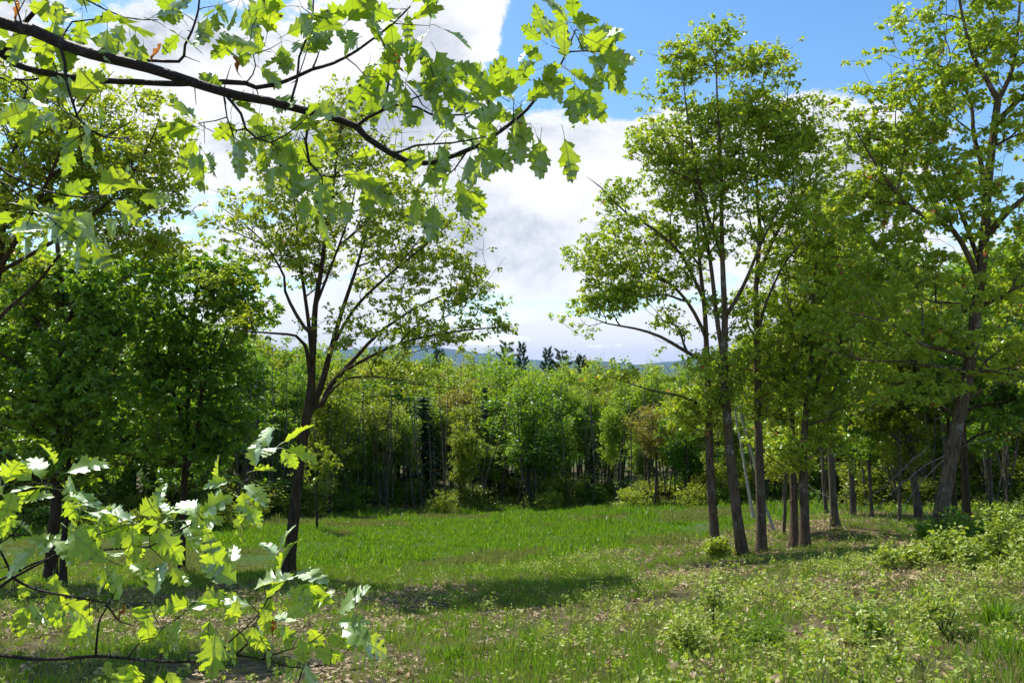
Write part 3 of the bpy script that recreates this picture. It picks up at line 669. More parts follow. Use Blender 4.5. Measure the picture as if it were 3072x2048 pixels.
def conifer(name, H, seed, kind):
    rr = np.random.RandomState(seed); root = empty(name, (0, 0, 0)); root['category'] = 'tree'; root['H'] = H
    t = Tree(.5); t.limb_([(0, 0, -.3), (0, 0, H * .5), (0, 0, H)], [.15 if kind == 'pine' else .12, .08, .012]); t.finish()
    v, f = t.tubes(); mesh_obj('trunk', v, f, M['bark_dark'], root, smooth=True)
    B_, dirs = [], []; t2 = Tree(.5); t2.limb_([(0, 0, -.3), (0, 0, H)], [.1, .01])
    z = H * (.12 if kind == 'spruce' else .3); segs = []
    while z < H * .985:
        f_ = (H - z) / H
        if kind == 'spruce': L = .10 * H * min(1, f_ * 1.5) + .12; n = 6; rise = -.15 + .3 * (1 - f_)
        else: L = .17 * H * (math.sin(math.pi * min(1, f_ * 1.25 + .12)) ** .6) * rr.uniform(.6, 1.15) + .1; n = 5; rise = .22
        a0 = rr.uniform(0, 6.28)
        for k in range(n):
            if kind == 'pine' and rr.rand() < .15: continue
            a = a0 + k * 6.283 / n + rr.normal(0, .15); l = L * rr.uniform(.75, 1.1)
            segs.append((np.array([0, 0, z]), np.array([math.cos(a) * l, math.sin(a) * l, z + l * rise * rr.uniform(.3, 1.8)]), l))
        z += (.28 if kind == 'spruce' else H * .03) * rr.uniform(.6, 1.4)
    bv, bf_ = [], []; nb = 0
    for p, q, l in segs:
        m_ = max(4, int(l / (.09 if kind == 'spruce' else .075)))
        for i in range(m_):
            u = (i + .5) / m_
            if kind == 'pine' and u < .2: continue
            for s_ in range(3 if kind == 'spruce' else 8):
                B_.append(p + (q - p) * u + rr.normal(0, .05 + (.02 if kind == 'pine' else 0), 3)); dirs.append((q - p) / l + rr.normal(0, .55, 3))
        c = .018
        for w_ in ((0, 0, c), (0, 0, -c)):
            bv += [p + np.array(w_)]
        bv += [q]; bf_.append([nb, nb + 1, nb + 2]); nb += 3
    mesh_obj('branches', np.array(bv), np.array(bf_), M['bark_dark'], root)['kind'] = 'stuff'
    B_ = np.array(B_); dd = np.array(dirs); dd /= np.linalg.norm(dd, axis=1)[:, None]; n_ = rr.normal(0, 1, (len(B_), 3)); sd_ = np.cross(n_, dd); sd_ /= np.linalg.norm(sd_, axis=1)[:, None]
    S = (.22 if kind == 'spruce' else .21); wv = .05 if kind == 'spruce' else .05
    V_ = np.stack([B_ - sd_ * wv, B_ + sd_ * wv, B_ + dd * S], 1).reshape(-1, 3)
    mesh_obj('crown', V_, np.arange(len(V_)).reshape(-1, 3), M['needle'], root, attrs={'tint': ('FLOAT', np.repeat(rr.uniform(0, .94, len(B_)), 3).astype(np.float32))})['kind'] = 'stuff'
    return root


PR = {}
PR['slender'] = [proto('birch_tree', 10, [(0, 0, .66, 1.35, 1.3, .32, 3), (.3, 0, .38, 1.2, 1.2, .2, 1.3)], 330, 7500, .13, M['leaf_birch'], M['bark_wood'], 301, .075),
                 proto('birch_tree', 11, [(0, 0, .64, 1.6, 1.5, .33, 3), (-.4, 0, .34, 1.3, 1.3, .17, 1.2)], 360, 8500, .13, M['leaf_wood'], M['bark_wood'], 302, .085, stems=2)]
PR['round'] = [proto('maple_tree', 10, [(0, 0, .6, 2.4, 2.3, .36, 3), (.8, .3, .4, 1.7, 1.6, .2, 1)], 480, 12000, .15, M['leaf_maple'], M['bark_wood'], 303, .11, stems=4),
               proto('maple_tree', 11, [(0, 0, .64, 2.0, 2.0, .33, 3), (-.7, .2, .36, 1.5, 1.5, .16, 1)], 450, 11000, .15, M['leaf_wood'], M['bark_wood'], 304, .11, stems=2)]
PR['red'] = [proto('budding_tree', 10, [(0, 0, .68, 1.9, 1.8, .29, 3), (.5, 0, .42, 1.3, 1.3, .16, .8)], 430, 7500, .125, M['leaf_red'], M['bark_wood'], 305, .09, stems=2),
             proto('poplar_tree', 12, [(0, 0, .64, 1.6, 1.5, .34, 3)], 420, 10000, .14, M['leaf_birch'], M['bark_wood'], 306, .10)]
PR['under'] = [proto('understory_tree', 5, [(0, 0, .55, 1.5, 1.5, .38, 3), (.6, 0, .3, 1.2, 1.2, .22, 1.5)], 260, 5200, .12, M['leaf_wood'], M['bark_wood'], 307, .035, stems=3),
               proto('understory_tree', 4, [(0, 0, .6, 1.2, 1.2, .4, 3)], 200, 4200, .12, M['leaf_maple'], M['bark_wood'], 308, .03, stems=2)]
PR['tall'] = [proto('forest_tree', 14, [(0, 0, .72, 2.3, 2.2, .26, 3), (.5, .2, .42, 1.8, 1.8, .16, 1.2)], 460, 11000, .17, M['leaf_maple'], M['bark_wood'], 309, .12),
              proto('forest_tree', 15, [(0, 0, .70, 2.5, 2.3, .28, 3), (-.6, 0, .38, 1.6, 1.6, .13, 1)], 480, 11500, .17, M['leaf_wood'], M['bark_wood'], 310, .14)]
PR['spruce'] = [conifer('spruce_tree', 9, 311, 'spruce')]
PR['pine'] = [conifer('pine_tree', 14, 312, 'pine'), conifer('pine_tree', 12, 313, 'pine')]
for k_ in PR:
    for o in PR[k_]: o['used'] = 0

SKY_PX = [-800, 0, 300, 500, 620, 760, 900, 1000, 1100, 1300, 1500, 1700, 1900, 2050, 2200, 2400, 2600, 2800, 3072, 3800]
SKY_PY = [800, 800, 850, 930, 985, 1000, 1022, 1028, 1036, 1054, 1064, 1076, 1084, 1090, 1030, 930, 830, 760, 720, 700]
KIND_LABEL = {'slender': 'slender pale birch', 'round': 'round fresh green maple', 'red': 'thin budding yellowish tree', 'under': 'low leafy understory tree', 'tall': 'tall trunked forest tree', 'spruce': 'dark narrow spruce', 'pine': 'dark feathery pine'}
def place_ok(kind, idx, x, y, H, label, group, rz=None, sx=1.0):
    src = PR[kind][idx % len(PR[kind])]; s = H / src['H']; z = gz1(x, y)
    rz = random.uniform(0, 6.28) if rz is None else rz
    sw = s ** .7 * sx
    if not src['used']:
        src['used'] = 1; src.location = (x, y, z); src.rotation_euler = (0, 0, rz); src.scale = (sw, sw, s); o = src
    else: o = copy_tree(src, (x, y, z), rz, (sw, sw, s), tilt=(random.gauss(0, .02), random.gauss(0, .02)))
    tag(o, label, 'tree', group); return o


def xy_at(px, d): return P(px, 1110, d)[0]
# trees one can pick out, placed from the photograph
special = [  # kind, idx, px, distance, top py, label, width
    ('pine', 0, 1520, 92, 1014, 'tallest dark pine on the skyline, just right of the open maple', .42),
    ('pine', 1, 1566, 96, 1026, 'narrow pine standing second from the left on the skyline', .34),
    ('pine', 1, 1652, 90, 1042, 'left one of the two pines touching each other on the skyline', .38),
    ('pine', 0, 1682, 92, 1040, 'right one of the two pines touching each other on the skyline', .45),
    ('pine', 1, 1745, 88, 1064, 'low broad pine in front of the blue hill', .45),
    ('pine', 1, 1318, 95, 1046, 'faint pine seen through the lower right boughs of the open maple', .5),
    ('spruce', 0, 1272, 54, 1190, 'bulky dark spruce in the wood edge, left of the round maple', 1.9),
    ('spruce', 0, 1468, 56, 1160, 'thin dark spruce with a pointed tip beside the round maple', .8),
    ('spruce', 0, 1775, 53.5, 1310, 'dark little spruce in the shade right of the round maple', 1.0),
    ('round', 0, 1600, 51.8, 1128, 'big round fresh green maple standing out in the middle of the wood edge', 1.25),
    ('slender', 1, 1150, 50, 1180, 'yellow green birch left of the bulky dark spruce', 1.2),
    ('round', 1, 1390, 51, 1240, 'light crowned maple between the two dark spruces', .9),
    ('slender', 0, 1850, 49.5, 1195, 'thin birch with grey stems right of the little shaded spruce', 1.0),
    ('red', 0, 1960, 48, 1160, 'yellowish budding tree at the right end of the far wood edge', 1.0),
    ('round', 0, 1080, 49.5, 1250, 'low maple overhanging the grass at the left of the wood edge', 1.0),
    ('under', 0, 950, 42, 1390, 'small leafy tree beside the big trunk at the meadow corner', 1.0),
]
special += [(k_, i_, px_, d_, t_, l_, w_) for k_, i_, px_, d_, t_, l_, w_ in [
    ('tall', 1, 2345, 24.5, 1040, 'leafy young maple between the third and fourth slender oaks', .8), ('tall', 0, 2610, 27.5, 960, 'young maple with broad boughs midway to the leaning oak', .9),
    ('tall', 1, 2690, 25.5, 1010, 'leafy young maple left of the bleached fallen limbs', .8), ('tall', 0, 2965, 26, 900, 'young maple right behind the leaning oak', .9)]]
placed = []
for kind, idx, px, d, top, lab, wd in special:
    x = xy_at(px, d); H = (P(px, top, d)[2] - gz1(x, d)); place_ok(kind, idx, x, d, H, lab, None, sx=wd); placed.append((x, d))
rr = np.random.RandomState(77); cand = []
d = 31.0
while d < 112:
    sp = 2.3 if d < 58 else 3.2 if d < 76 else 5.2
    for a in np.arange(-.78, .80, sp / d):
        dd = d + rr.uniform(-.45, .45) * sp; aa = a + rr.uniform(-.4, .4) * sp / d; x = aa * dd
        e = edge(x, dd)
        if dd < e + .6 or (abs(aa) > .25 and dd > e + 44) : continue
        if d > 84 and abs(aa) > .55: continue
        if any((x - q[0]) ** 2 + (dd - q[1]) ** 2 < 1.55 ** 2 for q in placed): continue
        cand.append((x, dd, dd - e)); placed.append((x, dd))
    d += sp * 1.05
NB = 0
random.seed(21)
words = [(-9, -.42, 'behind the dark left trees'), (-.42, -.26, 'behind the round dense maple'), (-.26, -.12, 'left of the bulky spruce'), (-.12, .02, 'around the two dark spruces'),
         (.02, .12, 'by the big round maple'), (.12, .24, 'right of the round maple'), (.24, .38, 'behind the slender oak row'), (.38, .54, 'between oak row and leaning oak'), (.54, 9, 'behind the leaning oak')]
ORD = ['leftmost', 'second from left', 'third from left', 'fourth from left', 'fifth from left', 'sixth from left', 'seventh from left', 'eighth from left', 'ninth from left', 'tenth from left', 'eleventh from left', 'twelfth from left'] + ['%s from left' % w_ for w_ in 'thirteenth fourteenth fifteenth sixteenth seventeenth eighteenth nineteenth twentieth twenty-first twenty-second twenty-third twenty-fourth twenty-fifth twenty-sixth twenty-seventh twenty-eighth twenty-ninth thirtieth thirty-first thirty-second thirty-third thirty-fourth thirty-fifth thirty-sixth thirty-seventh thirty-eighth thirty-ninth fortieth forty-first forty-second forty-third forty-fourth forty-fifth forty-sixth forty-seventh forty-eighth forty-ninth fiftieth'.split()]
def ordinals(items):
    """items (object, stem of the label): members that would share a label are told apart by their order from the left"""
    by = {}
    for o, lb in items: by.setdefault(lb, []).append(o)
    for lb, os_ in by.items():  # noqa
        os_.sort(key=lambda o: o.location.x / o.location.y)
        for k, o in enumerate(os_):
            o['label'] = lb if len(os_) == 1 else '%s, %s' % (lb, ORD[k] if k < len(os_) - 1 and k < len(ORD) else 'rightmost')
items = []
for x, dd, depth in sorted(cand, key=lambda c: c[2]):
    a = x / dd; px = 1536 + a * F
    sky = np.interp(px, SKY_PX, SKY_PY); top = sky + (abs(random.gauss(0, 16)) if depth > 12 else random.uniform(20, 150) if depth > 5 else random.uniform(70, 280))
    side = abs(a - .0) > .24
    H = max(4.5, P(px, top, dd)[2] - gz1(x, dd)); H = min(H, 18)
    if side: kind = random.choices(['tall', 'slender', 'round', 'under', 'red'], [5, 2, 1.2, 1.0, .6])[0]
    else: kind = random.choices(['slender', 'round', 'red', 'under', 'tall'], [5.5, 1.6, 1.4, .3 if depth < 10 else 0, .8 if depth > 8 else .2])[0]
    if a < -.26 and kind in ('red', 'slender'): kind = 'round'
    if kind == 'under': H = random.uniform(3, 5.5)
    wd = [w_[2] for w_ in words if w_[0] <= a < w_[1]][0]
    row = 'at wood edge' if depth < 4 else 'deep in wood' if depth < 14 else 'far back'
    lb = '%s %s %s' % (KIND_LABEL[kind], row, wd)
    items.append((place_ok(kind, random.randint(0, 9), x, dd, H, lb, '%s group %s' % (lb, ''), sx=random.uniform(.9, 1.3)), lb)); items[-1][0]['group'] = 'trees ' + row + ' ' + wd; NB += 1
for k in range(75):
    a = rr.uniform(-.68, .68); e = float(np.interp(a, EDGE_A, EDGE_D)); dd = e + abs(rr.normal(0, 4)) + .4; x = a * dd
    wd = [w_[2] for w_ in words if w_[0] <= a < w_[1]][0]; lb = 'low leafy understory tree %s %s' % ('at wood edge' if dd < e + 4 else 'deep in wood', wd)
    o = place_ok('under', k, x, dd, rr.uniform(1.4, 3.6), lb, None, sx=rr.uniform(1.3, 2.0)); o['group'] = 'trees ' + ('at wood edge ' if dd < e + 4 else 'deep in wood ') + wd; items.append((o, lb))
ordinals(items)
print('forest trees', NB)
for k_ in PR:
    for o in PR[k_]:
        if not o['used']:
            for c in list(o.children): bpy.data.objects.remove(c)
            bpy.data.objects.remove(o)
        else: del o['used']

# bare young trunks standing in front of the right-hand wood and thin stems in the shade
def bare_stem(name, pts, d, r, label, mat, cat='tree', group=None, crown=None, dd=0):
    t = Tree(.3); px_limb(t, pts, d, r, r * .55, dd)
    if crown:
        E = [px_ell(*c, d, 1) for c in crown[0]]; t.grow(sample_ell(E, crown[1], int(pts[0][0]), gap=.2, gapf=1.9), bf=.3, down=.5)
        return build_tree(name, P(*pts[0], d), t, crown[3], mat, int(pts[0][0]), crown[2], .12, label, cat, group, spread=.35, flare=.3)
    t.finish(); b = P(*pts[0], d); v, f = t.tubes(flare=.2); o = mesh_obj(name, v - b, f, mat, smooth=True); o.location = b
    return tag(o, label, cat, group)
bare_stem('oak_tree', [(2757, 1546), (2745, 1460), (2728, 1340), (2715, 1210), (2705, 1100), (2700, 960)], 26, .13, 'straight young trunk left of the leaning oak, crossed by bleached fallen limbs', M['bark_wood'], crown=([(2720, 1000, 160, 130), (2690, 1250, 110, 70)], 420, 6500, M['leaf_wood']))
bare_stem('oak_tree', [(2560, 1548), (2556, 1460), (2552, 1350), (2548, 1200), (2545, 1050)], 29, .11, 'thin straight trunk standing midway between the oak row and the leaning oak', M['bark_wood'], crown=([(2560, 1080, 140, 130), (2600, 1260, 120, 60)], 400, 6000, M['leaf_maple']))
bare_stem('oak_tree', [(2480, 1545), (2472, 1460), (2466, 1350), (2460, 1200), (2455, 1080)], 30, .08, 'thin trunk just left of the pale green tree, in the shade', M['bark_wood'], crown=([(2470, 1150, 110, 110)], 260, 4000, M['leaf_maple']))
bare_stem('oak_tree', [(2900, 1548), (2896, 1450), (2890, 1330), (2888, 1200), (2892, 1050)], 23, .12, 'dark upright trunk right behind the leaning oak', M['bark_dark'], crown=([(2900, 1000, 180, 150), (3000, 1200, 130, 90)], 480, 8000, M['leaf_deep']))
bare_stem('oak_tree', [(2866, 1538), (2858, 1450), (2850, 1380), (2846, 1280), (2840, 1150)], 25, .08, 'slim dark trunk showing through just left of the one behind the leaning oak', M['bark_dark'], crown=([(2820, 1150, 120, 90)], 260, 4000, M['leaf_deep']))
bare_stem('leaning_birch', [(2260, 1552), (2251, 1500), (2240, 1436), (2228, 1360), (2218, 1302), (2206, 1240), (2200, 1200)], 25, .052, 'thin white birch trunk leaning left, ending between the second and third oak trunks', M['bark_white'], 'birch')
bare_stem('leaning_birch', [(2322, 1588), (2306, 1545), (2291, 1498), (2267, 1404), (2244, 1320), (2224, 1253), (2215, 1215)], 24, .05, 'white birch trunk leaning left behind the third slender oak', M['bark_white'], 'birch')
bare_stem('sapling_tree', [(951, 1596), (950, 1540), (948, 1480), (952, 1420), (945, 1340)], 33, .055, 'lone small sapling on the grass right of the open maple trunk', M['bark_dark'], 'sapling', crown=([(950, 1400, 50, 60)], 90, 900, M['leaf_wood']))
for i, (pts, d, lb) in enumerate([([(2838, 1364), (2776, 1395), (2727, 1431), (2673, 1480), (2610, 1543)], 18.5, 'upper of two long bleached fallen limbs leaning on the big oak'),
                  ([(2838, 1374), (2800, 1410), (2762, 1449), (2709, 1516), (2642, 1572)], 18.3, 'lower of two long bleached fallen limbs leaning on the big oak'),
                  ([(2974, 1315), (2930, 1325), (2883, 1342)], 18, 'short bleached dead limb sticking out right of the leaning oak'),
                  ([(2420, 1450), (2450, 1475), (2500, 1500), (2530, 1530)], 29, 'broken bleached branch lying in the shade right of the oak row'),
                  ([(2780, 1345), (2720, 1395), (2660, 1450), (2600, 1500)], 19, 'thinnest bleached limb behind the two long ones')]):
    t = Tree(.2); px_limb(t, pts, d, .018, .007, .6, wob=.014)
    n0 = len(t.pos); A = np.array(t.pos); r_ = np.random.RandomState(500 + i)
    T_ = A[r_.randint(2, n0, 10)] + r_.normal(0, .16, (10, 3)) + (A[-1] - A[0]) * .12
    t.grow(T_, bf=.1, down=0, rtip=.004)
    b = t.pos[0].copy(); v, f = t.tubes(); o = mesh_obj('dead_limb', v - b, f, M['dead_wood'], smooth=True); o.location = b
    tag(o, lb, 'branch')
# pale thin stems at the front of the wood
r_ = np.random.RandomState(91); group_seen = {}
stem_src = []
for k in range(3):
    t = Tree(.5); t.limb_([(0, 0, -.2), (r_.normal(0, .1), 0, 2), (r_.normal(0, .25), 0, 4.2), (r_.normal(0, .4), 0, 6.5)], [.042, .036, .028, .012])
    A = np.array(t.pos); T_ = A[r_.randint(3, len(A), 14)] + r_.normal(0, .35, (14, 3)) + np.array([0, 0, .25]); t.grow(T_, bf=.1, down=.5, rtip=.005)
    v, f = t.tubes(); stem_src.append((v, f))
sap = []
for k in range(210):
    a = r_.uniform(-.42, .64); dd = float(np.interp(a, EDGE_A, EDGE_D)) + r_.uniform(-.3, 2.5); x = a * dd
    wd = [w_[2] for w_ in words if w_[0] <= a < w_[1]][0]; q = k % 3
    if k < 3: o = mesh_obj('bare_sapling', *stem_src[q], M['bark_wood'], smooth=True); stem_src[q] = o
    else: o = stem_src[q].copy(); sc.collection.objects.link(o)
    o.location = (x, dd, gz1(x, dd)); o.rotation_euler = (r_.normal(0, .07), r_.normal(0, .10), r_.uniform(0, 6)); s = r_.uniform(.6, 1.3); o.scale = (s, s, s)
    tag(o, None, 'sapling', 'bare saplings ' + wd); sap.append((o, 'bare thin grey sapling %s' % wd))

ordinals(sap)
# ------------------------------------------------------------------ shrubs and single plants
def shrub(name, px, py, d, rx, h, nleaf, mat, label, cat='bush', size=.07, seed=1, stem=M['bark_wood'], tgt=120, hang=.1, upright=False):
    b = P(px, py, d); b[2] = gz1(b[0], b[1]) - .02; rr = np.random.RandomState(seed)
    t = Tree(.12)
    for k in range(5):
        a = rr.uniform(0, 6.28); q = rr.uniform(.1, .5) * (.3 if upright else 1)
        t.limb_([b + (0 if k == 0 else 0), b + np.array([math.cos(a) * rx * q * .6, math.sin(a) * rx * q * .6, h * .4]), b + np.array([math.cos(a) * rx * q, math.sin(a) * rx * q, h * .7])], [.012, .009, .005])
    t.grow(sample_ell([(b + np.array([0, 0, h * .55]), (rx, rx, h * .48), 1)], tgt, seed, gap=.1), bf=.3, down=.2, rtip=.003)
    root = empty(name, tuple(b), label, cat); v, f = t.tubes(sides=3); mesh_obj('stems', v - b, f, stem, root, smooth=True)['kind'] = 'stuff'
    tips = t.pos[t.nch <= 1]; v, f, tt = leaves_mesh(tips, max(1, nleaf // len(tips)), size, seed, .12, 6, hang, upn=1)
    mesh_obj('foliage', v - b, f, mat, root, attrs={'tint': ('FLOAT', tt.astype(np.float32))})['kind'] = 'stuff'
    return root
shrub('bush', 2150, 1695, 19.6, .32, .5, 800, M['leaf_bright'], 'small rounded yellow green bush at the foot of the leftmost slender oak', seed=1, size=.09)
shrub('bush', 2870, 1640, 16, .8, .75, 2600, M['leaf_deep'], 'wide dark bush in the shade right of the leaning oak foot', seed=2, size=.09, tgt=240)
shrub('bush', 2990, 1610, 16.5, .9, .8, 2400, M['leaf_wood'], 'dull green bush behind the sunny bank, by the right edge', seed=3, size=.09, tgt=240)
shrub('bush', 2140, 1935, 9.2, .13, .62, 420, M['forb'], 'tall narrow leafy sprout on the slope below the slender oaks', 'plant', seed=4, size=.05, tgt=70, upright=True)
shrub('bush', 2060, 2010, 7.8, .22, .42, 700, M['forb'], 'low leafy clump left of the bright fern green clump', 'plant', seed=5, size=.05, tgt=100)
shrub('bush', 2295, 2005, 7.6, .24, .26, 1100, M['grass'], 'bright green feathery clump at the bottom of the slope', 'plant', seed=6, size=.04, tgt=160)
shrub('bush', 2600, 1990, 7.2, .2, .4, 380, M['forb'], 'broad leaved sprig above the litter at the lower right', 'plant', seed=7, size=.07, tgt=60)
shrub('bush', 2830, 1930, 7.3, .2, .42, 330, M['forb'], 'thin stemmed plant left of the dark grass tussock', 'plant', seed=8, size=.06, tgt=60)
for i, (px, py, d, lb) in enumerate([(1022, 1535, 47, 'grey green shrub at the wood edge, above the leaf pile'), (1330, 1545, 47.5, 'low shrub at the foot of the wood, below the bulky spruce'), (760, 1560, 38, 'pale shrub behind the open maple trunk'),
                                     (640, 1590, 33, 'tangled shrub left of the open maple trunk'), (1900, 1525, 44, 'leafy shrub at the right end of the far grass'), (450, 1590, 31, 'shrub under the round dense maple'), (1650, 1535, 49, 'shrub beneath the big round maple'), (2080, 1520, 43, 'ferny shrub behind the leftmost slender oak')]):
    shrub('bush', px, py, d, 1.0, 1.3, 1500, [M['leaf_bright'], M['leaf_wood']][i % 2], lb, seed=20 + i, size=.12, tgt=150)
for i, (px, py, d, h) in enumerate([(2790, 1670, 12.6, .4), (2855, 1665, 12.4, .55), (2740, 1690, 12.4, .35), (2960, 1650, 12.0, .5), (3000, 1630, 11.8, .75), (3050, 1620, 12.2, .8), (2660, 1715, 12.4, .35), (2905, 1680, 11.5, .45), (3090, 1640, 11, .7)]):
    lb = ['leafy weed right in front of the leaning oak foot', 'tallish weed just right of the leaning oak foot', 'low weed left of the leaning oak foot', 'leafy weed on the bank before the dark bush', 'tall light weed on the bank near the right edge', 'tallest weed against the dark wood by the right edge', 'low weed at the left end of the sunny bank', 'bushy weed below the dark bush', 'weed cut by the right edge of the picture'][i]
    shrub('weed', px, py, d, .22, h, 420, M['forb'], lb, 'plant', seed=40 + i, size=.075, tgt=50, upright=True)


def tussock(px, py, d, r, h, n, label, mat, seed):
    b = P(px, py, d); b[2] = gz1(b[0], b[1]) - .01; v, f, t = blades(n, r, h, seed)
    o = mesh_obj('grass_tussock', v, f, mat, attrs={'tint': ('FLOAT', t)}); o.location = b; tag(o, label, 'grass')
def blades(n, r, h, seed, w=.006, bend=.45, seg=2):
    rr = np.random.RandomState(seed); a = rr.uniform(0, 6.28, n); q = r * np.sqrt(rr.uniform(0, 1, n)); B = np.stack([np.cos(a) * q, np.sin(a) * q, np.full(n, -.02)], 1)
    od = np.stack([np.cos(a), np.sin(a), np.zeros(n)], 1) * .6 + rr.normal(0, .5, (n, 3)) * [1, 1, 0]; L = h * rr.uniform(.5, 1.1, n)[:, None]; bn = bend * rr.uniform(.3, 1.3, n)[:, None]
    ang = rr.uniform(0, 6.28, n); wd = np.stack([np.cos(ang), np.sin(ang), np.zeros(n)], 1) * w
    m1 = B + np.array([0, 0, 1]) * L * .55 + od * L * bn * .3; tp = B + np.array([0, 0, 1]) * L * (1 - .25 * bn) + od * L * bn
    V_ = np.stack([B - wd, B + wd, m1 + wd * .8, m1 - wd * .8, tp], 1).reshape(-1, 3); i = np.arange(n)[:, None] * 5
    return V_, [i + np.array([[0, 1, 2, 3]]), i + np.array([[3, 2, 4]])], np.repeat(rr.uniform(0, .94, n), 5).astype(np.float32)
tussock(2990, 1860, 7.7, .11, .33, 260, 'dark upright grass tussock near the right edge', M['grass'], 1)
tussock(1366, 2010, 8.4, .10, .26, 170, 'dark grass tussock at the bottom of the picture, the left one', M['grass'], 2)
tussock(1596, 1955, 9.4, .09, .28, 150, 'darker grass tussock right of the yellowish one', M['grass'], 3)
tussock(1435, 2000, 8.7, .10, .24, 150, 'yellowish grass tussock between two dark ones', M['grass_dry'], 4)
tussock(3040, 1960, 6.3, .12, .22, 200, 'low grass tussock in the lower right corner', M['grass'], 5)

# ------------------------------------------------------------------ ground cover: uncountable, scattered with geometry nodes
def scatter(name, protos, pts, rot, scl, idx):
    coll = bpy.data.collections.new(name + '_pieces')
    for q, (v, f, t, mat) in enumerate(protos):
        me = bpy.data.meshes.new('piece'); o = mesh_obj('piece', v, f, mat, attrs={'tint': ('FLOAT', t)}); o.name = '%s_piece_%02d' % (name, q)
        sc.collection.objects.unlink(o); coll.objects.link(o)
    o = mesh_obj(name, pts, np.zeros((0, 3), int), None, attrs={'rot': ('FLOAT_VECTOR', rot.astype(np.float32)), 'scl': ('FLOAT', scl.astype(np.float32)), 'idx': ('INT', idx.astype(np.int32))})
    tag(o, kind='stuff')
    ng = bpy.data.node_groups.new(name, 'GeometryNodeTree'); ng.interface.new_socket('Geometry', in_out='INPUT', socket_type='NodeSocketGeometry'); ng.interface.new_socket('Geometry', in_out='OUTPUT', socket_type='NodeSocketGeometry')
    N_ = ng.nodes; L = ng.links; gi = N_.new('NodeGroupInput'); go = N_.new('NodeGroupOutput'); ip = N_.new('GeometryNodeInstanceOnPoints'); ci = N_.new('GeometryNodeCollectionInfo')
    ci.inputs[0].default_value = coll; ci.inputs['Separate Children'].default_value = True; ci.inputs['Reset Children'].default_value = True
    def na(nm, typ):
        n = N_.new('GeometryNodeInputNamedAttribute'); n.data_type = typ; n.inputs[0].default_value = nm; return n.outputs[0]
    L.new(gi.outputs[0], ip.inputs['Points']); L.new(ci.outputs[0], ip.inputs['Instance']); ip.inputs['Pick Instance'].default_value = True
    L.new(na('idx', 'INT'), ip.inputs['Instance Index']); L.new(na('rot', 'FLOAT_VECTOR'), ip.inputs['Rotation']); L.new(na('scl', 'FLOAT'), ip.inputs['Scale'])
    L.new(ip.outputs[0], go.inputs[0]); md = o.modifiers.new('scatter', 'NODES'); md.node_group = ng
    return o


def cloud(dmin, dmax, dens_fn, n, seed):
    """points spread over the wedge of ground the picture shows (and a margin), even in area"""
    r = np.random.RandomState(seed); y = np.sqrt(r.uniform(dmin ** 2, dmax ** 2, n)); x = y * r.uniform(-.78, .78, n)
    k = r.uniform(0, 1, n) < dens_fn(x, y); return x[k], y[k]
def nz(x, y, f, s): return wob3(np.stack([x, y, x * 0], 1), s, f)
def mk_forb(seed, h, nl, sz):
    rr = np.random.RandomState(seed); base = np.array([[rr.normal(0, .03), rr.normal(0, .03), z] for z in np.linspace(h * .3, h, nl // 2)])
    v, f, t = leaves_mesh(base, 2, sz, seed, .04, 6, -.05, upn=1.2)
    sv = np.array([[-.003, 0, -.02], [.003, 0, -.02], [0, .002, h]]); n0 = len(v)
    return np.vstack([v, sv]), [f, np.array([[n0, n0 + 1, n0 + 2]])], np.concatenate([t, [.5] * 3]).astype(np.float32)
def mk_litter(seed, n, r):
    rr = np.random.RandomState(seed); base = np.zeros((n, 3)); a = rr.uniform(0, 6.28, n); q = r * np.sqrt(rr.uniform(0, 1, n)) * 1.2; base[:, 0] = np.cos(a) * q; base[:, 1] = np.sin(a) * q; base[:, 2] = rr.uniform(.0, .025, n)
    v, f, t = leaves_mesh(base, 1, .068, seed, .0, 6, .0, upn=1.6); v[:, 2] = np.maximum(v[:, 2], -.01)
    return v, f, t.astype(np.float32)
GR = [(*blades(34, .11, .16, 61, .004), M['grass']), (*blades(34, .12, .12, 62, .004), M['grass_dry']), (*blades(60, .30, .26, 63, .011), M['grass']), (*blades(60, .32, .20, 64, .010), M['grass']), (*blades(46, .28, .16, 65, .009), M['grass_dry']),
      (*mk_forb(66, .17, 16, .038), M['forb']), (*mk_forb(67, .27, 22, .036), M['forb']), (*mk_forb(68, .09, 10, .042), M['forb']), (*mk_litter(69, 13, .16), M['litter']), (*mk_litter(70, 9, .15), M['litter']), (*mk_litter(71, 12, .3), M['litter']), (*blades(9, .10, .42, 72, .003, .35), M['straw'])]
pp = []
def add(x, y, ids, s0, s1, tilt, seed):
    r = np.random.RandomState(seed); n = len(x); z = gz(x, y); rot = np.stack([r.normal(0, tilt, n), r.normal(0, tilt, n), r.uniform(0, 6.28, n)], 1)
    return np.stack([x, y, z], 1), rot, r.uniform(s0, s1, n), np.array(ids)[r.randint(0, len(ids), n)]
def join(parts, name):
    scatter(name, GR, np.concatenate([p[0] for p in parts]), np.concatenate([p[1] for p in parts]), np.concatenate([p[2] for p in parts]), np.concatenate([p[3] for p in parts]))
# meadow: lush clumps with mounds and thin patches
x, y = cloud(15, 56, lambda x, y: (in_meadow(x, y) > .2) * (y < edge(x, y) + 1.5) * np.clip(.75 + .35 * nz(x, y, .7, 3), .15, 1), 52000, 5)
big = np.clip(.92 + .42 * nz(x, y, .8, 4) + .38 * nz(x, y, 2.4, 41), .35, 1.9); a_ = add(x, y, [2, 3, 3], .6, 1.35, .16, 6); a_ = (a_[0], a_[1], a_[2] * big * .9, np.where(nz(x, y, .45, 8) + .35 * nz(x, y, 1.9, 18) + np.clip((y - 33) / 8, 0, 1) * np.clip((-x - 4) / 5, 0, 1) * 1.2 > .5, 4, a_[3]))
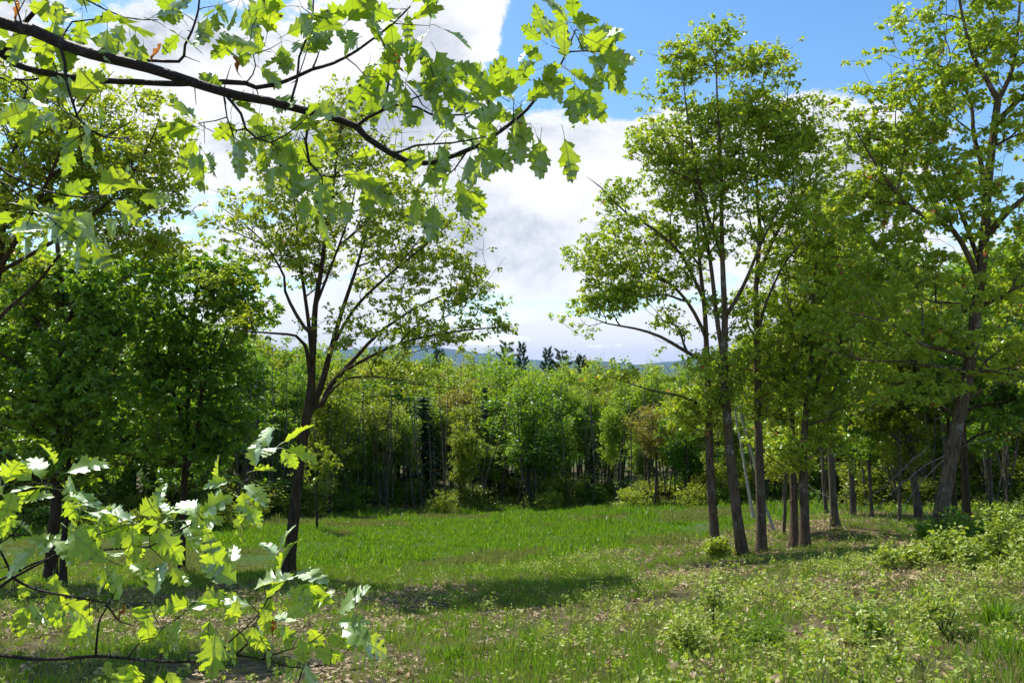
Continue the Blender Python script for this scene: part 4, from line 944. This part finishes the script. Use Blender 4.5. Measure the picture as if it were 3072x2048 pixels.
# rough edge of the wood
x, y = cloud(26, 60, lambda x, y: (np.abs(y - edge(x, y) - 1) < 3) * 1.0, 16000, 7); b_ = add(x, y, [2, 4, 6, 6], 1.0, 1.9, .15, 8)
x, y = cloud(26, 78, lambda x, y: (y > edge(x, y)) * (y < edge(x, y) + 26) * .9, 42000, 17); b2_ = add(x, y, [6, 7, 6, 10], 1.4, 3.2, .2, 18)
join([a_, b_, b2_], 'meadow_grass')
# slope: thin grass, forbs, litter
right = lambda x, y: np.clip((x / y + .02) * 3.2 + .25 * nz(x, y, .5, 30), 0, 1)
slope = lambda x, y: 1 - in_meadow(x, y)
x, y = cloud(3, 34, lambda x, y: (1 - .72 * grove(x, y)) * (1 - .6 * shady_left(x, y)) * slope(x, y) * np.clip(.55 + .55 * nz(x, y, .8, 9) - .15 * right(x, y) + .25 * (y < 12), .08, 1), 60000, 9); c_ = add(x, y, [0, 0, 1, 1], .7, 1.35, .12, 10)
x, y = cloud(13, 34, lambda x, y: (1 - .75 * grove(x, y)) * slope(x, y) * np.clip(.45 + .5 * nz(x, y, .6, 29), .1, 1), 12000, 19); c2_ = add(x, y, [3, 4, 4], .45, .8, .12, 20)
x, y = cloud(5, 50, lambda x, y: (y < edge(x, y)) * np.clip(.15 + .6 * nz(x, y, .9, 52), .02, 1), 5200, 53); c3_ = add(x, y, [11], .5, 1.1, .2, 54)
join([c_, c2_, c3_], 'slope_grass')
x, y = cloud(3, 30, lambda x, y: (1 - .9 * grove(x, y)) * slope(x, y) * np.clip(.06 + .42 * right(x, y) * (1 + 1.1 * nz(x, y, 1.3, 12)), .02, 1), 52000, 11); d_ = add(x, y, [5, 6, 7, 7, 5, 1, 1, 9], .5, 1.45, .2, 12)
join([d_], 'undergrowth')
x, y = cloud(3, 40, lambda x, y: slope(x, y) * np.clip(.18 + .30 * grove(x, y) + .25 * shady_left(x, y) + .75 * nz(x, y, 1.0, 14) + .15 * right(x, y) + .3 * nz(x, y, 3.1, 44), .07, 1), 46000, 13); e_ = add(x, y, [8, 9], .7, 1.25, .1, 14)
join([e_], 'leaf_litter')

# ------------------------------------------------------------------ foreground oak boughs, every leaf its own object
OAK_OUT = [(0, .015), (.06, .06), (.13, .17), (.21, .27), (.26, .17), (.36, .27), (.46, .40), (.47, .31), (.58, .37), (.56, .20), (.68, .29), (.77, .28), (.74, .17), (.86, .16), (.93, .13), (.92, .06), (1.0, 0)]
def oak_leaf_mesh(seed, mat, wide=1.0):
    r = np.random.RandomState(seed); vs, uv, fs = [], [], []
    n = len(OAK_OUT); droop = r.uniform(.12, .42); fold = r.uniform(.1, .55); tw = r.uniform(-.5, .5); wv = r.uniform(.02, .05); ph = r.uniform(0, 6)
    mids = [min(p[0], 1.0) for p in OAK_OUT]; mids = list(np.maximum.accumulate(np.array(mids) * .97 + .0)); wsc = r.uniform(.70, .88) * wide
    def bendp(x, y_):
        q = abs(y_); z = -droop * x * x + fold * (q * q * 2.2 + q * .25) + wv * math.sin(x * 11 + ph + (1 if y_ > 0 else 0)) * q * 2.2 + tw * x * y_; return (x * (1 - .12 * droop), y_ * (1 - .15 * fold), z)
    for s_ in (1, -1):
        o0 = len(vs); j = r.normal(0, .012, (n, 2))
        for i, (x, y_) in enumerate(OAK_OUT):
            xx = x + (j[i, 0] if 0 < i < n - 1 else 0); yy = (y_ * wsc + (j[i, 1] if 1 < i < n - 1 else 0)) * s_
            for f_ in (0, .5, 1):
                a_, b_ = mids[i] + (xx - mids[i]) * f_, yy * f_; vs.append(bendp(a_, b_)); uv.append((a_, b_))
        for i in range(n - 1):
            for q in (0, 1):
                a, b_, c_, d_ = o0 + 3 * i + q, o0 + 3 * i + q + 1, o0 + 3 * i + q + 4, o0 + 3 * i + q + 3
                fs.append([a, d_, c_, b_] if s_ < 0 else [a, b_, c_, d_][::-1])
    # stalk
    L = r.uniform(.22, .36); o0 = len(vs)
    for k in range(4):
        t_ = k / 3; c0 = np.array([-L * (1 - t_), 0, .10 * math.sin(t_ * 3.14) * L])
        for an in (0, 2.09, 4.19): vs.append(tuple(c0 + .008 * np.array([0, math.cos(an), math.sin(an)]))); uv.append((0, 0))
    for k in range(3):
        for q in range(3): fs.append([o0 + k * 3 + q, o0 + k * 3 + (q + 1) % 3, o0 + k * 3 + 3 + (q + 1) % 3, o0 + k * 3 + 3 + q])
    vs = np.array(vs) + np.array([L, 0, 0]); me_o = mesh_obj('leaf', vs, np.array(fs), mat, smooth=True, attrs={'tint': ('FLOAT', np.full(len(vs), r.uniform(0, .5), np.float32))}, uv=np.array(uv))
    me = me_o.data; bpy.data.objects.remove(me_o); return me
def dead_leaf_mesh(seed):
    r = np.random.RandomState(seed); vs, fs = [], []; n = 9
    for i in range(n):
        x = i / (n - 1); wd = .22 * math.sin(math.pi * min(1, x * .95 + .03)) * (1 + .5 * math.sin(i * 2.4)); a = 1.2 + x * 2.5
        for s_ in (-1, 0, 1): vs.append((x, s_ * wd * math.cos(a * .5) + .08 * math.sin(x * 7), abs(s_) * wd * 1.0 - .2 * x + .07 * math.sin(x * 9)))
    for i in range(n - 1):
        for q in (0, 1): fs.append([i * 3 + q, i * 3 + q + 1, i * 3 + q + 4, i * 3 + q + 3])
    o = mesh_obj('leaf', np.array(vs) * [1, 1, 1], np.array(fs), M['brown_leaf'], smooth=True, attrs={'tint': ('FLOAT', np.full(len(vs), .4, np.float32))}, uv=np.zeros((len(vs), 2))); me = o.data; bpy.data.objects.remove(o); return me
OAKS = [oak_leaf_mesh(900 + i, M['oak_leaf']) for i in range(12)]; OAKS2 = [oak_leaf_mesh(930 + i, M['oak_leaf_painted_sheen'], 1.15) for i in range(12)]; DEAD = [dead_leaf_mesh(950), dead_leaf_mesh(951)]
K = 3072 / 2352


def put_leaf(root, base, dirv, normal, L, me, name='leaf', label=None):
    d_ = Vector(dirv).normalized(); n_ = Vector(normal); n_ = (n_ - d_ * n_.dot(d_)).normalized(); s_ = n_.cross(d_)
    o = bpy.data.objects.new(name, me); sc.collection.objects.link(o); o.parent = root
    R = Matrix((d_, s_, n_)).transposed().to_4x4(); o.matrix_local = Matrix.Translation(Vector(base) - root.location) @ R @ Matrix.Scale(L / 1.28, 4)
    if label: o['label'] = label
    return o


def bough(name, label, limbs, clusters, explicit, dead, trunk, seed, dist, bias, size=(.12, .215), spurs=110, cat='tree'):
    """limbs: list of (pts px with depth, r0, r1); clusters: (fx, fy, n, angle or None) in the 2352-wide view"""
    r = np.random.RandomState(seed); t = Tree(.06); OAKS_ = OAKS if seed == 61 else OAKS2
    t.limb_(trunk[0], trunk[1])
    for pts, r0, r1 in limbs:
        t.limb_([P(*p) for p in pts], np.linspace(r0, r1, len(pts)))
    A0 = np.array(t.pos); n0 = len(A0); onscreen = [i for i in range(n0) if t.limb[i] > 0]
    def depth(px, py):
        A = A0[onscreen]; q = 1536 + F * A[:, 0] / A[:, 1]; v = 1110 - F * A[:, 2] / A[:, 1]
        j = np.argsort((q - px) ** 2 + (v - py) ** 2)[:3]; return float(A[j, 1].mean())
    cl = []
    for c in clusters:
        px, py = c[0] * K, c[1] * K; dd = depth(px, py) + r.normal(0, .07); cl.append((P(px, py, dd), (c[2] - (c[2] > 3 and len(cl) % 2)) if seed == 61 else max(2, c[2] - 1), c[3] if len(c) > 3 else None))
    sp = A0[r.choice(onscreen, spurs)] + r.normal(0, .05, (spurs, 3)) + [0, 0, .01]
    t.grow(np.vstack([np.array([c[0] for c in cl]), sp]), bf=.12, down=.05, rtip=.0022, subdiv=.05)
    base = np.array(trunk[0][0], float); root = empty(name, tuple(base), label, cat)
    v, f = t.tubes(sel=lambda i: t.limb[i] == 0, sides=14); mesh_obj('trunk', v - base, f, M['bark_dark'], root, smooth=True)
    for q in range(1, t.nl):
        v, f = t.tubes(sel=lambda i: t.limb[i] == q, sides=8)
        if len(v): mesh_obj('branch', v - base, f, M['bark_oak'], root, smooth=True)
    v, f = t.tubes(sel=lambda i: t.limb[i] < 0, sides=4)
    # winter buds on the twigs
    tw = mesh_obj('twigs', v - base, f, M['bark_oak'], root, smooth=True); tw['kind'] = 'stuff'
    n = 0
    bpy.context.view_layer.update()
    for pos, k, ang in cl:
        j = int(np.argmin(((t.pos - pos) ** 2).sum(1))); p = t.pos[j]
        par = t.pos[t.par[j]] if t.par[j] >= 0 else p - [0, 0, 1]; td = (p - par) / (np.linalg.norm(p - par) + 1e-9)
        a0 = r.uniform(0, 6.28)
        for q in range(k):
            if ang is None: a = a0 + q * 6.283 / k + r.normal(0, .3); im = np.array([math.cos(a), 0, math.sin(a)]) + td * .5
            else: a = math.radians(ang) + (q - (k - 1) / 2) * .62 + r.normal(0, .18); im = np.array([math.cos(a), 0, math.sin(a)])
            dv = im + np.array([0, r.uniform(-.7, .6), -.22]); L = r.uniform(*size)
            nrm = np.array(bias) + r.normal(0, .55, 3)
            put_leaf(root, p + r.normal(0, .012, 3), dv, nrm, L, OAKS_[r.randint(len(OAKS_))]); n += 1
    for (bx, by, tx, ty, dz_) in explicit:
        b0 = P(bx * K, by * K, depth(bx * K, by * K) - .08); t0 = P(tx * K, ty * K, b0[1] + dz_); dv = t0 - b0
        nrm = np.array([r.normal(0, .25), 1, .35 + r.normal(0, .25)]) if seed == 61 else np.array([r.normal(0, .3), -.8, .8 + r.normal(0, .3)]); put_leaf(root, b0, dv, nrm, np.linalg.norm(dv) * 1.0, OAKS_[r.randint(len(OAKS_))]); n += 1
    for (x_, y_, ax) in dead:
        b0 = P(x_ * K, y_ * K, depth(x_ * K, y_ * K) - .05); put_leaf(root, b0, (math.cos(ax), .2, math.sin(ax)), (.2, -1, .2), .11, DEAD[n % 2], 'dead_leaf', 'withered brown curled leaf')
        n += 1
    print(name, 'leaves', n)
    return root


d0 = 2.75
U_L = [  # the upper boughs, traced
    ([(-1100, -350, 2.5), (-500, -120, 2.6), (0, 67, 2.7), (89, 89, 2.7), (179, 129, 2.7), (268, 161, 2.7), (357, 183, 2.72), (446, 205, 2.74), (536, 234, 2.76), (625, 263, 2.78), (714, 288, 2.8), (804, 304, 2.82), (870, 321, 2.85), (937, 339, 2.87), (1024, 362, 2.9), (1067, 379, 2.9), (1103, 415, 2.9), (1179, 464, 2.9), (1237, 491, 2.9), (1290, 489, 2.92), (1357, 469, 2.95), (1446, 431, 3.0), (1500, 395, 3.0), (1540, 365, 3.0), (1580, 330, 3.0), (1616, 286, 3.0), (1647, 232, 3.0), (1683, 192, 3.0), (1700, 156, 3.0), (1726, 90, 3.0)], .0235, .003),
    ([(-500, -120, 2.6), (-200, 60, 2.8), (9, 165, 2.85), (45, 192, 2.85), (134, 219, 2.85), (268, 239, 2.86), (402, 246, 2.88), (536, 252, 2.9), (670, 246, 2.9), (737, 250, 2.9), (768, 263, 2.9), (826, 254, 2.92), (893, 228, 2.95), (937, 208, 2.95), (1000, 190, 3.0), (1071, 152, 3.0), (1120, 116, 3.02), (1180, 70, 3.05), (1230, 20, 3.05)], .0155, .0035),
    ([(9, 165, 2.85), (67, 147, 2.9), (179, 153, 2.95), (330, 165, 2.95), (402, 178, 2.95), (536, 185, 2.95), (552, 168, 2.95), (555, 135, 2.95), (575, 95, 2.97), (595, 30, 3.0), (600, -40, 3)], .0085, .0035),
    ([(9, 165, 2.85), (67, 76, 2.8), (103, 36, 2.78), (138, 0, 2.75), (180, -60, 2.75)], .0095, .006),
    ([(170, 128, 2.7), (192, 192, 2.68), (196, 241, 2.66), (219, 312, 2.65), (232, 353, 2.65), (268, 388, 2.64), (312, 411, 2.64), (384, 415, 2.62)], .0060, .0028),
    ([(290, 402, 2.64), (335, 385, 2.62), (380, 366, 2.6)], .003, .0018),
    ([(-200, 300, 2.9), (0, 263, 2.9), (89, 250, 2.9), (179, 228, 2.87)], .0055, .003),
    ([(70, 255, 2.9), (120, 290, 2.88), (179, 321, 2.85), (245, 380, 2.8), (300, 425, 2.8)], .0032, .002),
    ([(670, 283, 2.79), (723, 344, 2.75), (737, 388, 2.74), (768, 415, 2.73), (812, 429, 2.72), (857, 406, 2.7), (897, 375, 2.7)], .0055, .0022),
    ([(681, 300, 2.79), (688, 366, 2.8), (705, 420, 2.8), (737, 442, 2.8)], .003, .002),
    ([(903, 338, 2.86), (904, 424, 2.82), (920, 487, 2.8), (960, 527, 2.78), (996, 531, 2.76)], .0060, .003),
    ([(850, 312, 2.84), (884, 237, 2.85), (893, 170, 2.85), (920, 103, 2.85), (937, 45, 2.85), (940, -20, 2.85)], .005, .003),
    ([(1067, 375, 2.9), (1105, 350, 2.92), (1147, 330, 2.95), (1196, 313, 2.97), (1250, 321, 3.0), (1295, 344, 3.0), (1393, 344, 3.0), (1411, 339, 3)], .007, .003),
    ([(1147, 330, 2.95), (1154, 313, 2.95), (1165, 250, 2.95), (1170, 179, 2.95), (1129, 89, 2.95), (1107, 27, 2.95), (1100, -30, 2.95)], .0055, .0025),
    ([(1190, 313, 2.96), (1250, 290, 2.93), (1313, 268, 2.9)], .004, .002),
    ([(1187, 464, 2.9), (1250, 437, 2.88), (1357, 429, 2.86), (1455, 411, 2.85)], .0050, .0025),
    ([(1388, 459, 2.97), (1357, 509, 2.95), (1321, 545, 2.92)], .0040, .002),
    ([(930, 210, 2.95), (945, 180, 2.97), (958, 148, 2.98)], .004, .003),
    ([(-200, 520, 2.9), (0, 560, 2.9), (90, 575, 2.88), (200, 590, 2.86), (280, 592, 2.85), (390, 565, 2.82)], .0055, .0022),
    ([(-150, 600, 2.9), (0, 585, 2.9), (90, 640, 2.88), (180, 668, 2.88)], .0042, .002),
    ([(0, 565, 2.9), (60, 610, 2.88), (130, 640, 2.86), (200, 700, 2.85)], .003, .002),
    ([(270, -30, 2.9), (300, 10, 2.9), (390, 58, 2.9), (480, 62, 2.9)], .004, .002),
    ([(190, 112, 2.72), (220, 60, 2.8), (280, 55, 2.82), (345, 60, 2.85)], .0035, .002),
]
U_C = [(60, 20, 4), (120, 40, 3, -80), (40, 95, 3), (200, 30, 3), (160, 70, 3), (290, 50, 3, -70), (330, 40, 2), (255, 45, 3), (430, 70, 3), (370, 60, 2, 0), (460, 20, 2, -60), (560, -10, 3, -80), (610, 10, 2), (490, 5, 3, -70),
       (690, 15, 3), (740, 30, 3), (780, 60, 3), (830, 20, 4), (890, 20, 4), (950, 30, 4), (820, 90, 3), (880, 110, 4), (920, 60, 3), (990, 60, 3), (650, 95, 4), (560, 100, 3), (630, 120, 3), (600, 160, 3), (980, 130, 3, -70), (700, 140, 2), (850, 180, 2, -90), (720, 60, 3),
       (930, 190, 4), (1000, 225, 3), (955, 250, 3), (1060, 265, 4, -40), (1020, 300, 3), (1120, 260, 4), (1080, 290, 3), (880, 215, 2), (900, 150, 3, -110), (1000, 190, 3, 0),
       (1310, 60, 6), (1265, 105, 4, 150), (1340, 110, 4, -10), (1380, 120, 3, -60), (1290, 160, 4), (1240, 190, 4), (1210, 230, 4), (1290, 230, 4, -40), (1180, 255, 4), (1125, 230, 3, 110), (1330, 180, 3, -60), (1220, 285, 4, -80), (1150, 290, 4, -70), (1250, 150, 3, 170), (1180, 230, 3, 120), (1330, 70, 3, -20),
       (1045, 395, 4, -60), (1000, 350, 3, 200), (1090, 345, 3, -50), (975, 340, 3, -100), (1130, 330, 3, -80),
       (715, 385, 4, -80), (760, 395, 5, -70), (700, 370, 3, 190), (800, 375, 3, 0), (740, 440, 4, -90), (830, 400, 3, -50),
       (640, 305, 4), (560, 275, 3), (520, 240, 3), (455, 285, 4, 170), (470, 330, 3, -80), (430, 275, 3, 150), (590, 320, 3, -110), (690, 300, 4, -90), (600, 240, 3), (540, 310, 3, -60), (690, 275, 3, 10), (650, 350, 2, -90),
       (60, 215, 3), (95, 235, 4), (145, 255, 4), (190, 280, 3, -80), (170, 310, 2, -60), (130, 200, 3), (20, 190, 2), (230, 215, 2),
       (10, 470, 4), (55, 480, 4), (100, 470, 3), (150, 485, 4), (200, 470, 4), (245, 460, 4, 20), (285, 455, 3, -30), (180, 530, 3, -60), (230, 490, 3, -70), (120, 520, 3), (60, 520, 2)]
U_X = [(1245, 292, 1232, 418, .03), (1290, 285, 1318, 420, .05), (1185, 285, 1195, 388, -.05), (1170, 330, 1120, 400, 0), (1375, 150, 1435, 222, .1), (1000, 440, 988, 565, 0), (965, 430, 938, 535, .05), (1050, 425, 1078, 515, 0), (1060, 415, 1112, 490, .12),
       (990, 95, 1045, 198, 0), (965, 110, 1000, 190, .1), (710, 430, 690, 510, .05), (760, 440, 765, 518, 0), (790, 440, 800, 520, 0), (820, 430, 858, 495, .1), (480, 345, 492, 402, 0), (445, 340, 440, 395, 0), (310, 60, 312, 165, .1), (330, 90, 325, 160, .05), (850, 125, 850, 205, 0), (640, 100, 655, 165, 0), (1330, 200, 1345, 270, 0), (1310, 180, 1390, 275, .1), (210, 540, 212, 560, .0), (1320, 75, 1420, 120, .1)]
U_D = [(370, 100, -2.2), (900, 125, -.9), (40, 0, -1.7), (535, 130, -1.2), (1190, 280, -1.4)]
tr = (np.array([[-2.9, 2.3, -2.25], [-2.85, 2.3, -1], [-2.8, 2.35, .5], [-2.75, 2.4, 1.3], [-2.9, 2.3, 3.2], [-2.8, 2.2, 5.5]]), [.21, .17, .15, .14, .11, .03])
tr[0][0][2] = gz1(-2.9, 2.3) - .1
bough('red_oak_tree', 'red oak reaching in from the upper left with backlit lobed leaves close overhead', U_L, U_C, U_X, U_D, tr, 61, d0, (-.1, .5, .75))

L_L = [
    ([(-700, 1950, 3.0), (-200, 1850, 3.1), (0, 1759, 3.15), (38, 1732, 3.15), (96, 1701, 3.15), (134, 1682, 3.2), (230, 1630, 3.2), (300, 1600, 3.25)], .0085, .0025),
    ([(38, 1735, 3.15), (25, 1700, 3.15), (10, 1670, 3.15), (-5, 1640, 3.15)], .0050, .004),
    ([(38, 1752, 3.15), (105, 1773, 3.12), (191, 1787, 3.1), (268, 1799, 3.1), (315, 1807, 3.1), (358, 1864, 3.08), (406, 1876, 3.06)], .0058, .0025),
    ([(-500, 2050, 2.9), (-150, 1960, 3.0), (0, 1964, 3.0), (96, 1976, 3.0), (191, 1974, 3.0), (287, 1967, 3.0), (382, 1974, 3.0), (478, 1983, 3.0), (573, 1983, 3.0), (645, 1974, 3.0), (707, 1964, 3.0), (789, 1974, 3.0), (841, 1955, 3.0)], .0085, .0028),
    ([(707, 1964, 3.0), (746, 1926, 3.02), (765, 1873, 3.04), (784, 1835, 3.06), (800, 1800, 3.06)], .0042, .0025),
    ([(660, 1972, 3.0), (690, 1926, 2.95), (740, 1880, 2.93), (780, 1840, 2.9)], .0035, .002),
    ([(800, 1970, 3.0), (875, 1998, 2.98), (946, 1998, 2.96), (990, 1988, 2.95), (1018, 1964, 2.95)], .003, .002),
    ([(-200, 1850, 3.1), (100, 1690, 3.2), (290, 1650, 3.25), (449, 1639, 3.3), (497, 1611, 3.3), (597, 1558, 3.3), (664, 1505, 3.3), (722, 1458, 3.3), (779, 1396, 3.3), (812, 1348, 3.3)], .0050, .0022),
    ([(272, 1965, 3.0), (282, 1912, 3.0), (292, 1860, 3.0), (325, 1803, 3.02)], .0045, .003),
    ([(-50, 1560, 3.2), (40, 1500, 3.2), (120, 1440, 3.2), (190, 1396, 3.2)], .003, .0018),
    ([(-100, 1640, 3.15), (0, 1605, 3.15), (60, 1560, 3.15), (100, 1520, 3.15)], .0035, .002),
    ([(570, 1983, 3.0), (640, 2040, 2.95), (680, 2090, 2.9)], .0035, .002),
    ([(365, 1975, 3.0), (420, 1920, 2.95), (465, 1910, 2.93)], .003, .0018),
]
L_C = [(5, 1120, 4), (40, 1110, 4), (100, 1105, 4, 160), (150, 1085, 3, 60), (140, 1130, 4), (55, 1150, 4), (160, 1165, 4), (200, 1160, 3), (20, 1180, 4), (110, 1225, 3), (165, 1215, 4, -50), (225, 1205, 4), (265, 1190, 4), (310, 1205, 4), (350, 1190, 5), (400, 1195, 5), (425, 1230, 3), (460, 1190, 4), (500, 1125, 4), (555, 1110, 4), (585, 1090, 4),
       (640, 1030, 5), (560, 1150, 3, -80), (480, 1220, 3), (230, 1290, 3), (280, 1300, 3), (130, 1300, 3, -90), (70, 1385, 2, -100), (115, 1375, 2, -30), (205, 1410, 3, -90), (285, 1400, 3), (345, 1390, 3), (440, 1390, 3), (490, 1330, 3), (525, 1350, 3), (560, 1370, 4), (600, 1390, 4), (640, 1285, 4, 90), (620, 1335, 4), (670, 1330, 4, -20), (640, 1420, 4),
       (695, 1440, 4), (760, 1430, 4, 20), (800, 1465, 3, -30), (680, 1490, 3, -90), (480, 1430, 3, -100), (420, 1430, 3), (365, 1440, 3, -80), (285, 1520, 3, -90), (370, 1520, 2, -90), (700, 1480, 3, -40), (30, 1240, 3), (80, 1290, 2), (330, 1250, 3), (380, 1290, 2), (530, 1430, 3, -80), (590, 1430, 3, -60), (250, 1240, 3)]
L_X = [(60, 1378, 40, 1450, .0), (90, 1378, 160, 1420, 0), (140, 1200, 225, 1275, -.1), (480, 1400, 485, 1505, .05), (430, 1410, 360, 1490, 0), (770, 1440, 850, 1465, -.1), (560, 1150, 565, 1215, 0), (575, 1140, 560, 1220, .05), (250, 1500, 245, 1568, 0), (690, 1450, 700, 1530, 0), (210, 1420, 200, 1490, 0), (440, 1370, 420, 1400, .1), (750, 1440, 800, 1500, .0), (655, 1030, 685, 1075, 0), (640, 1025, 600, 1040, -.1)]
L_D = [(285, 1385, -1.9), (625, 1420, -1.5)]
trl = (np.array([[-2.7, 2.9, -2.3], [-2.65, 2.9, -1.6], [-2.6, 2.95, -.9], [-2.7, 2.9, 0], [-2.7, 2.9, .8]]), [.045, .038, .03, .02, .008])
trl[0][0][2] = gz1(-2.7, 2.9) - .05
bough('young_oak_tree', 'young oak spreading glossy sunlit leaves across the lower left corner', L_L, L_C, L_X, L_D, trl, 71, 3.1, (.0, -.35, 1.0), spurs=90, size=(.125, .21))
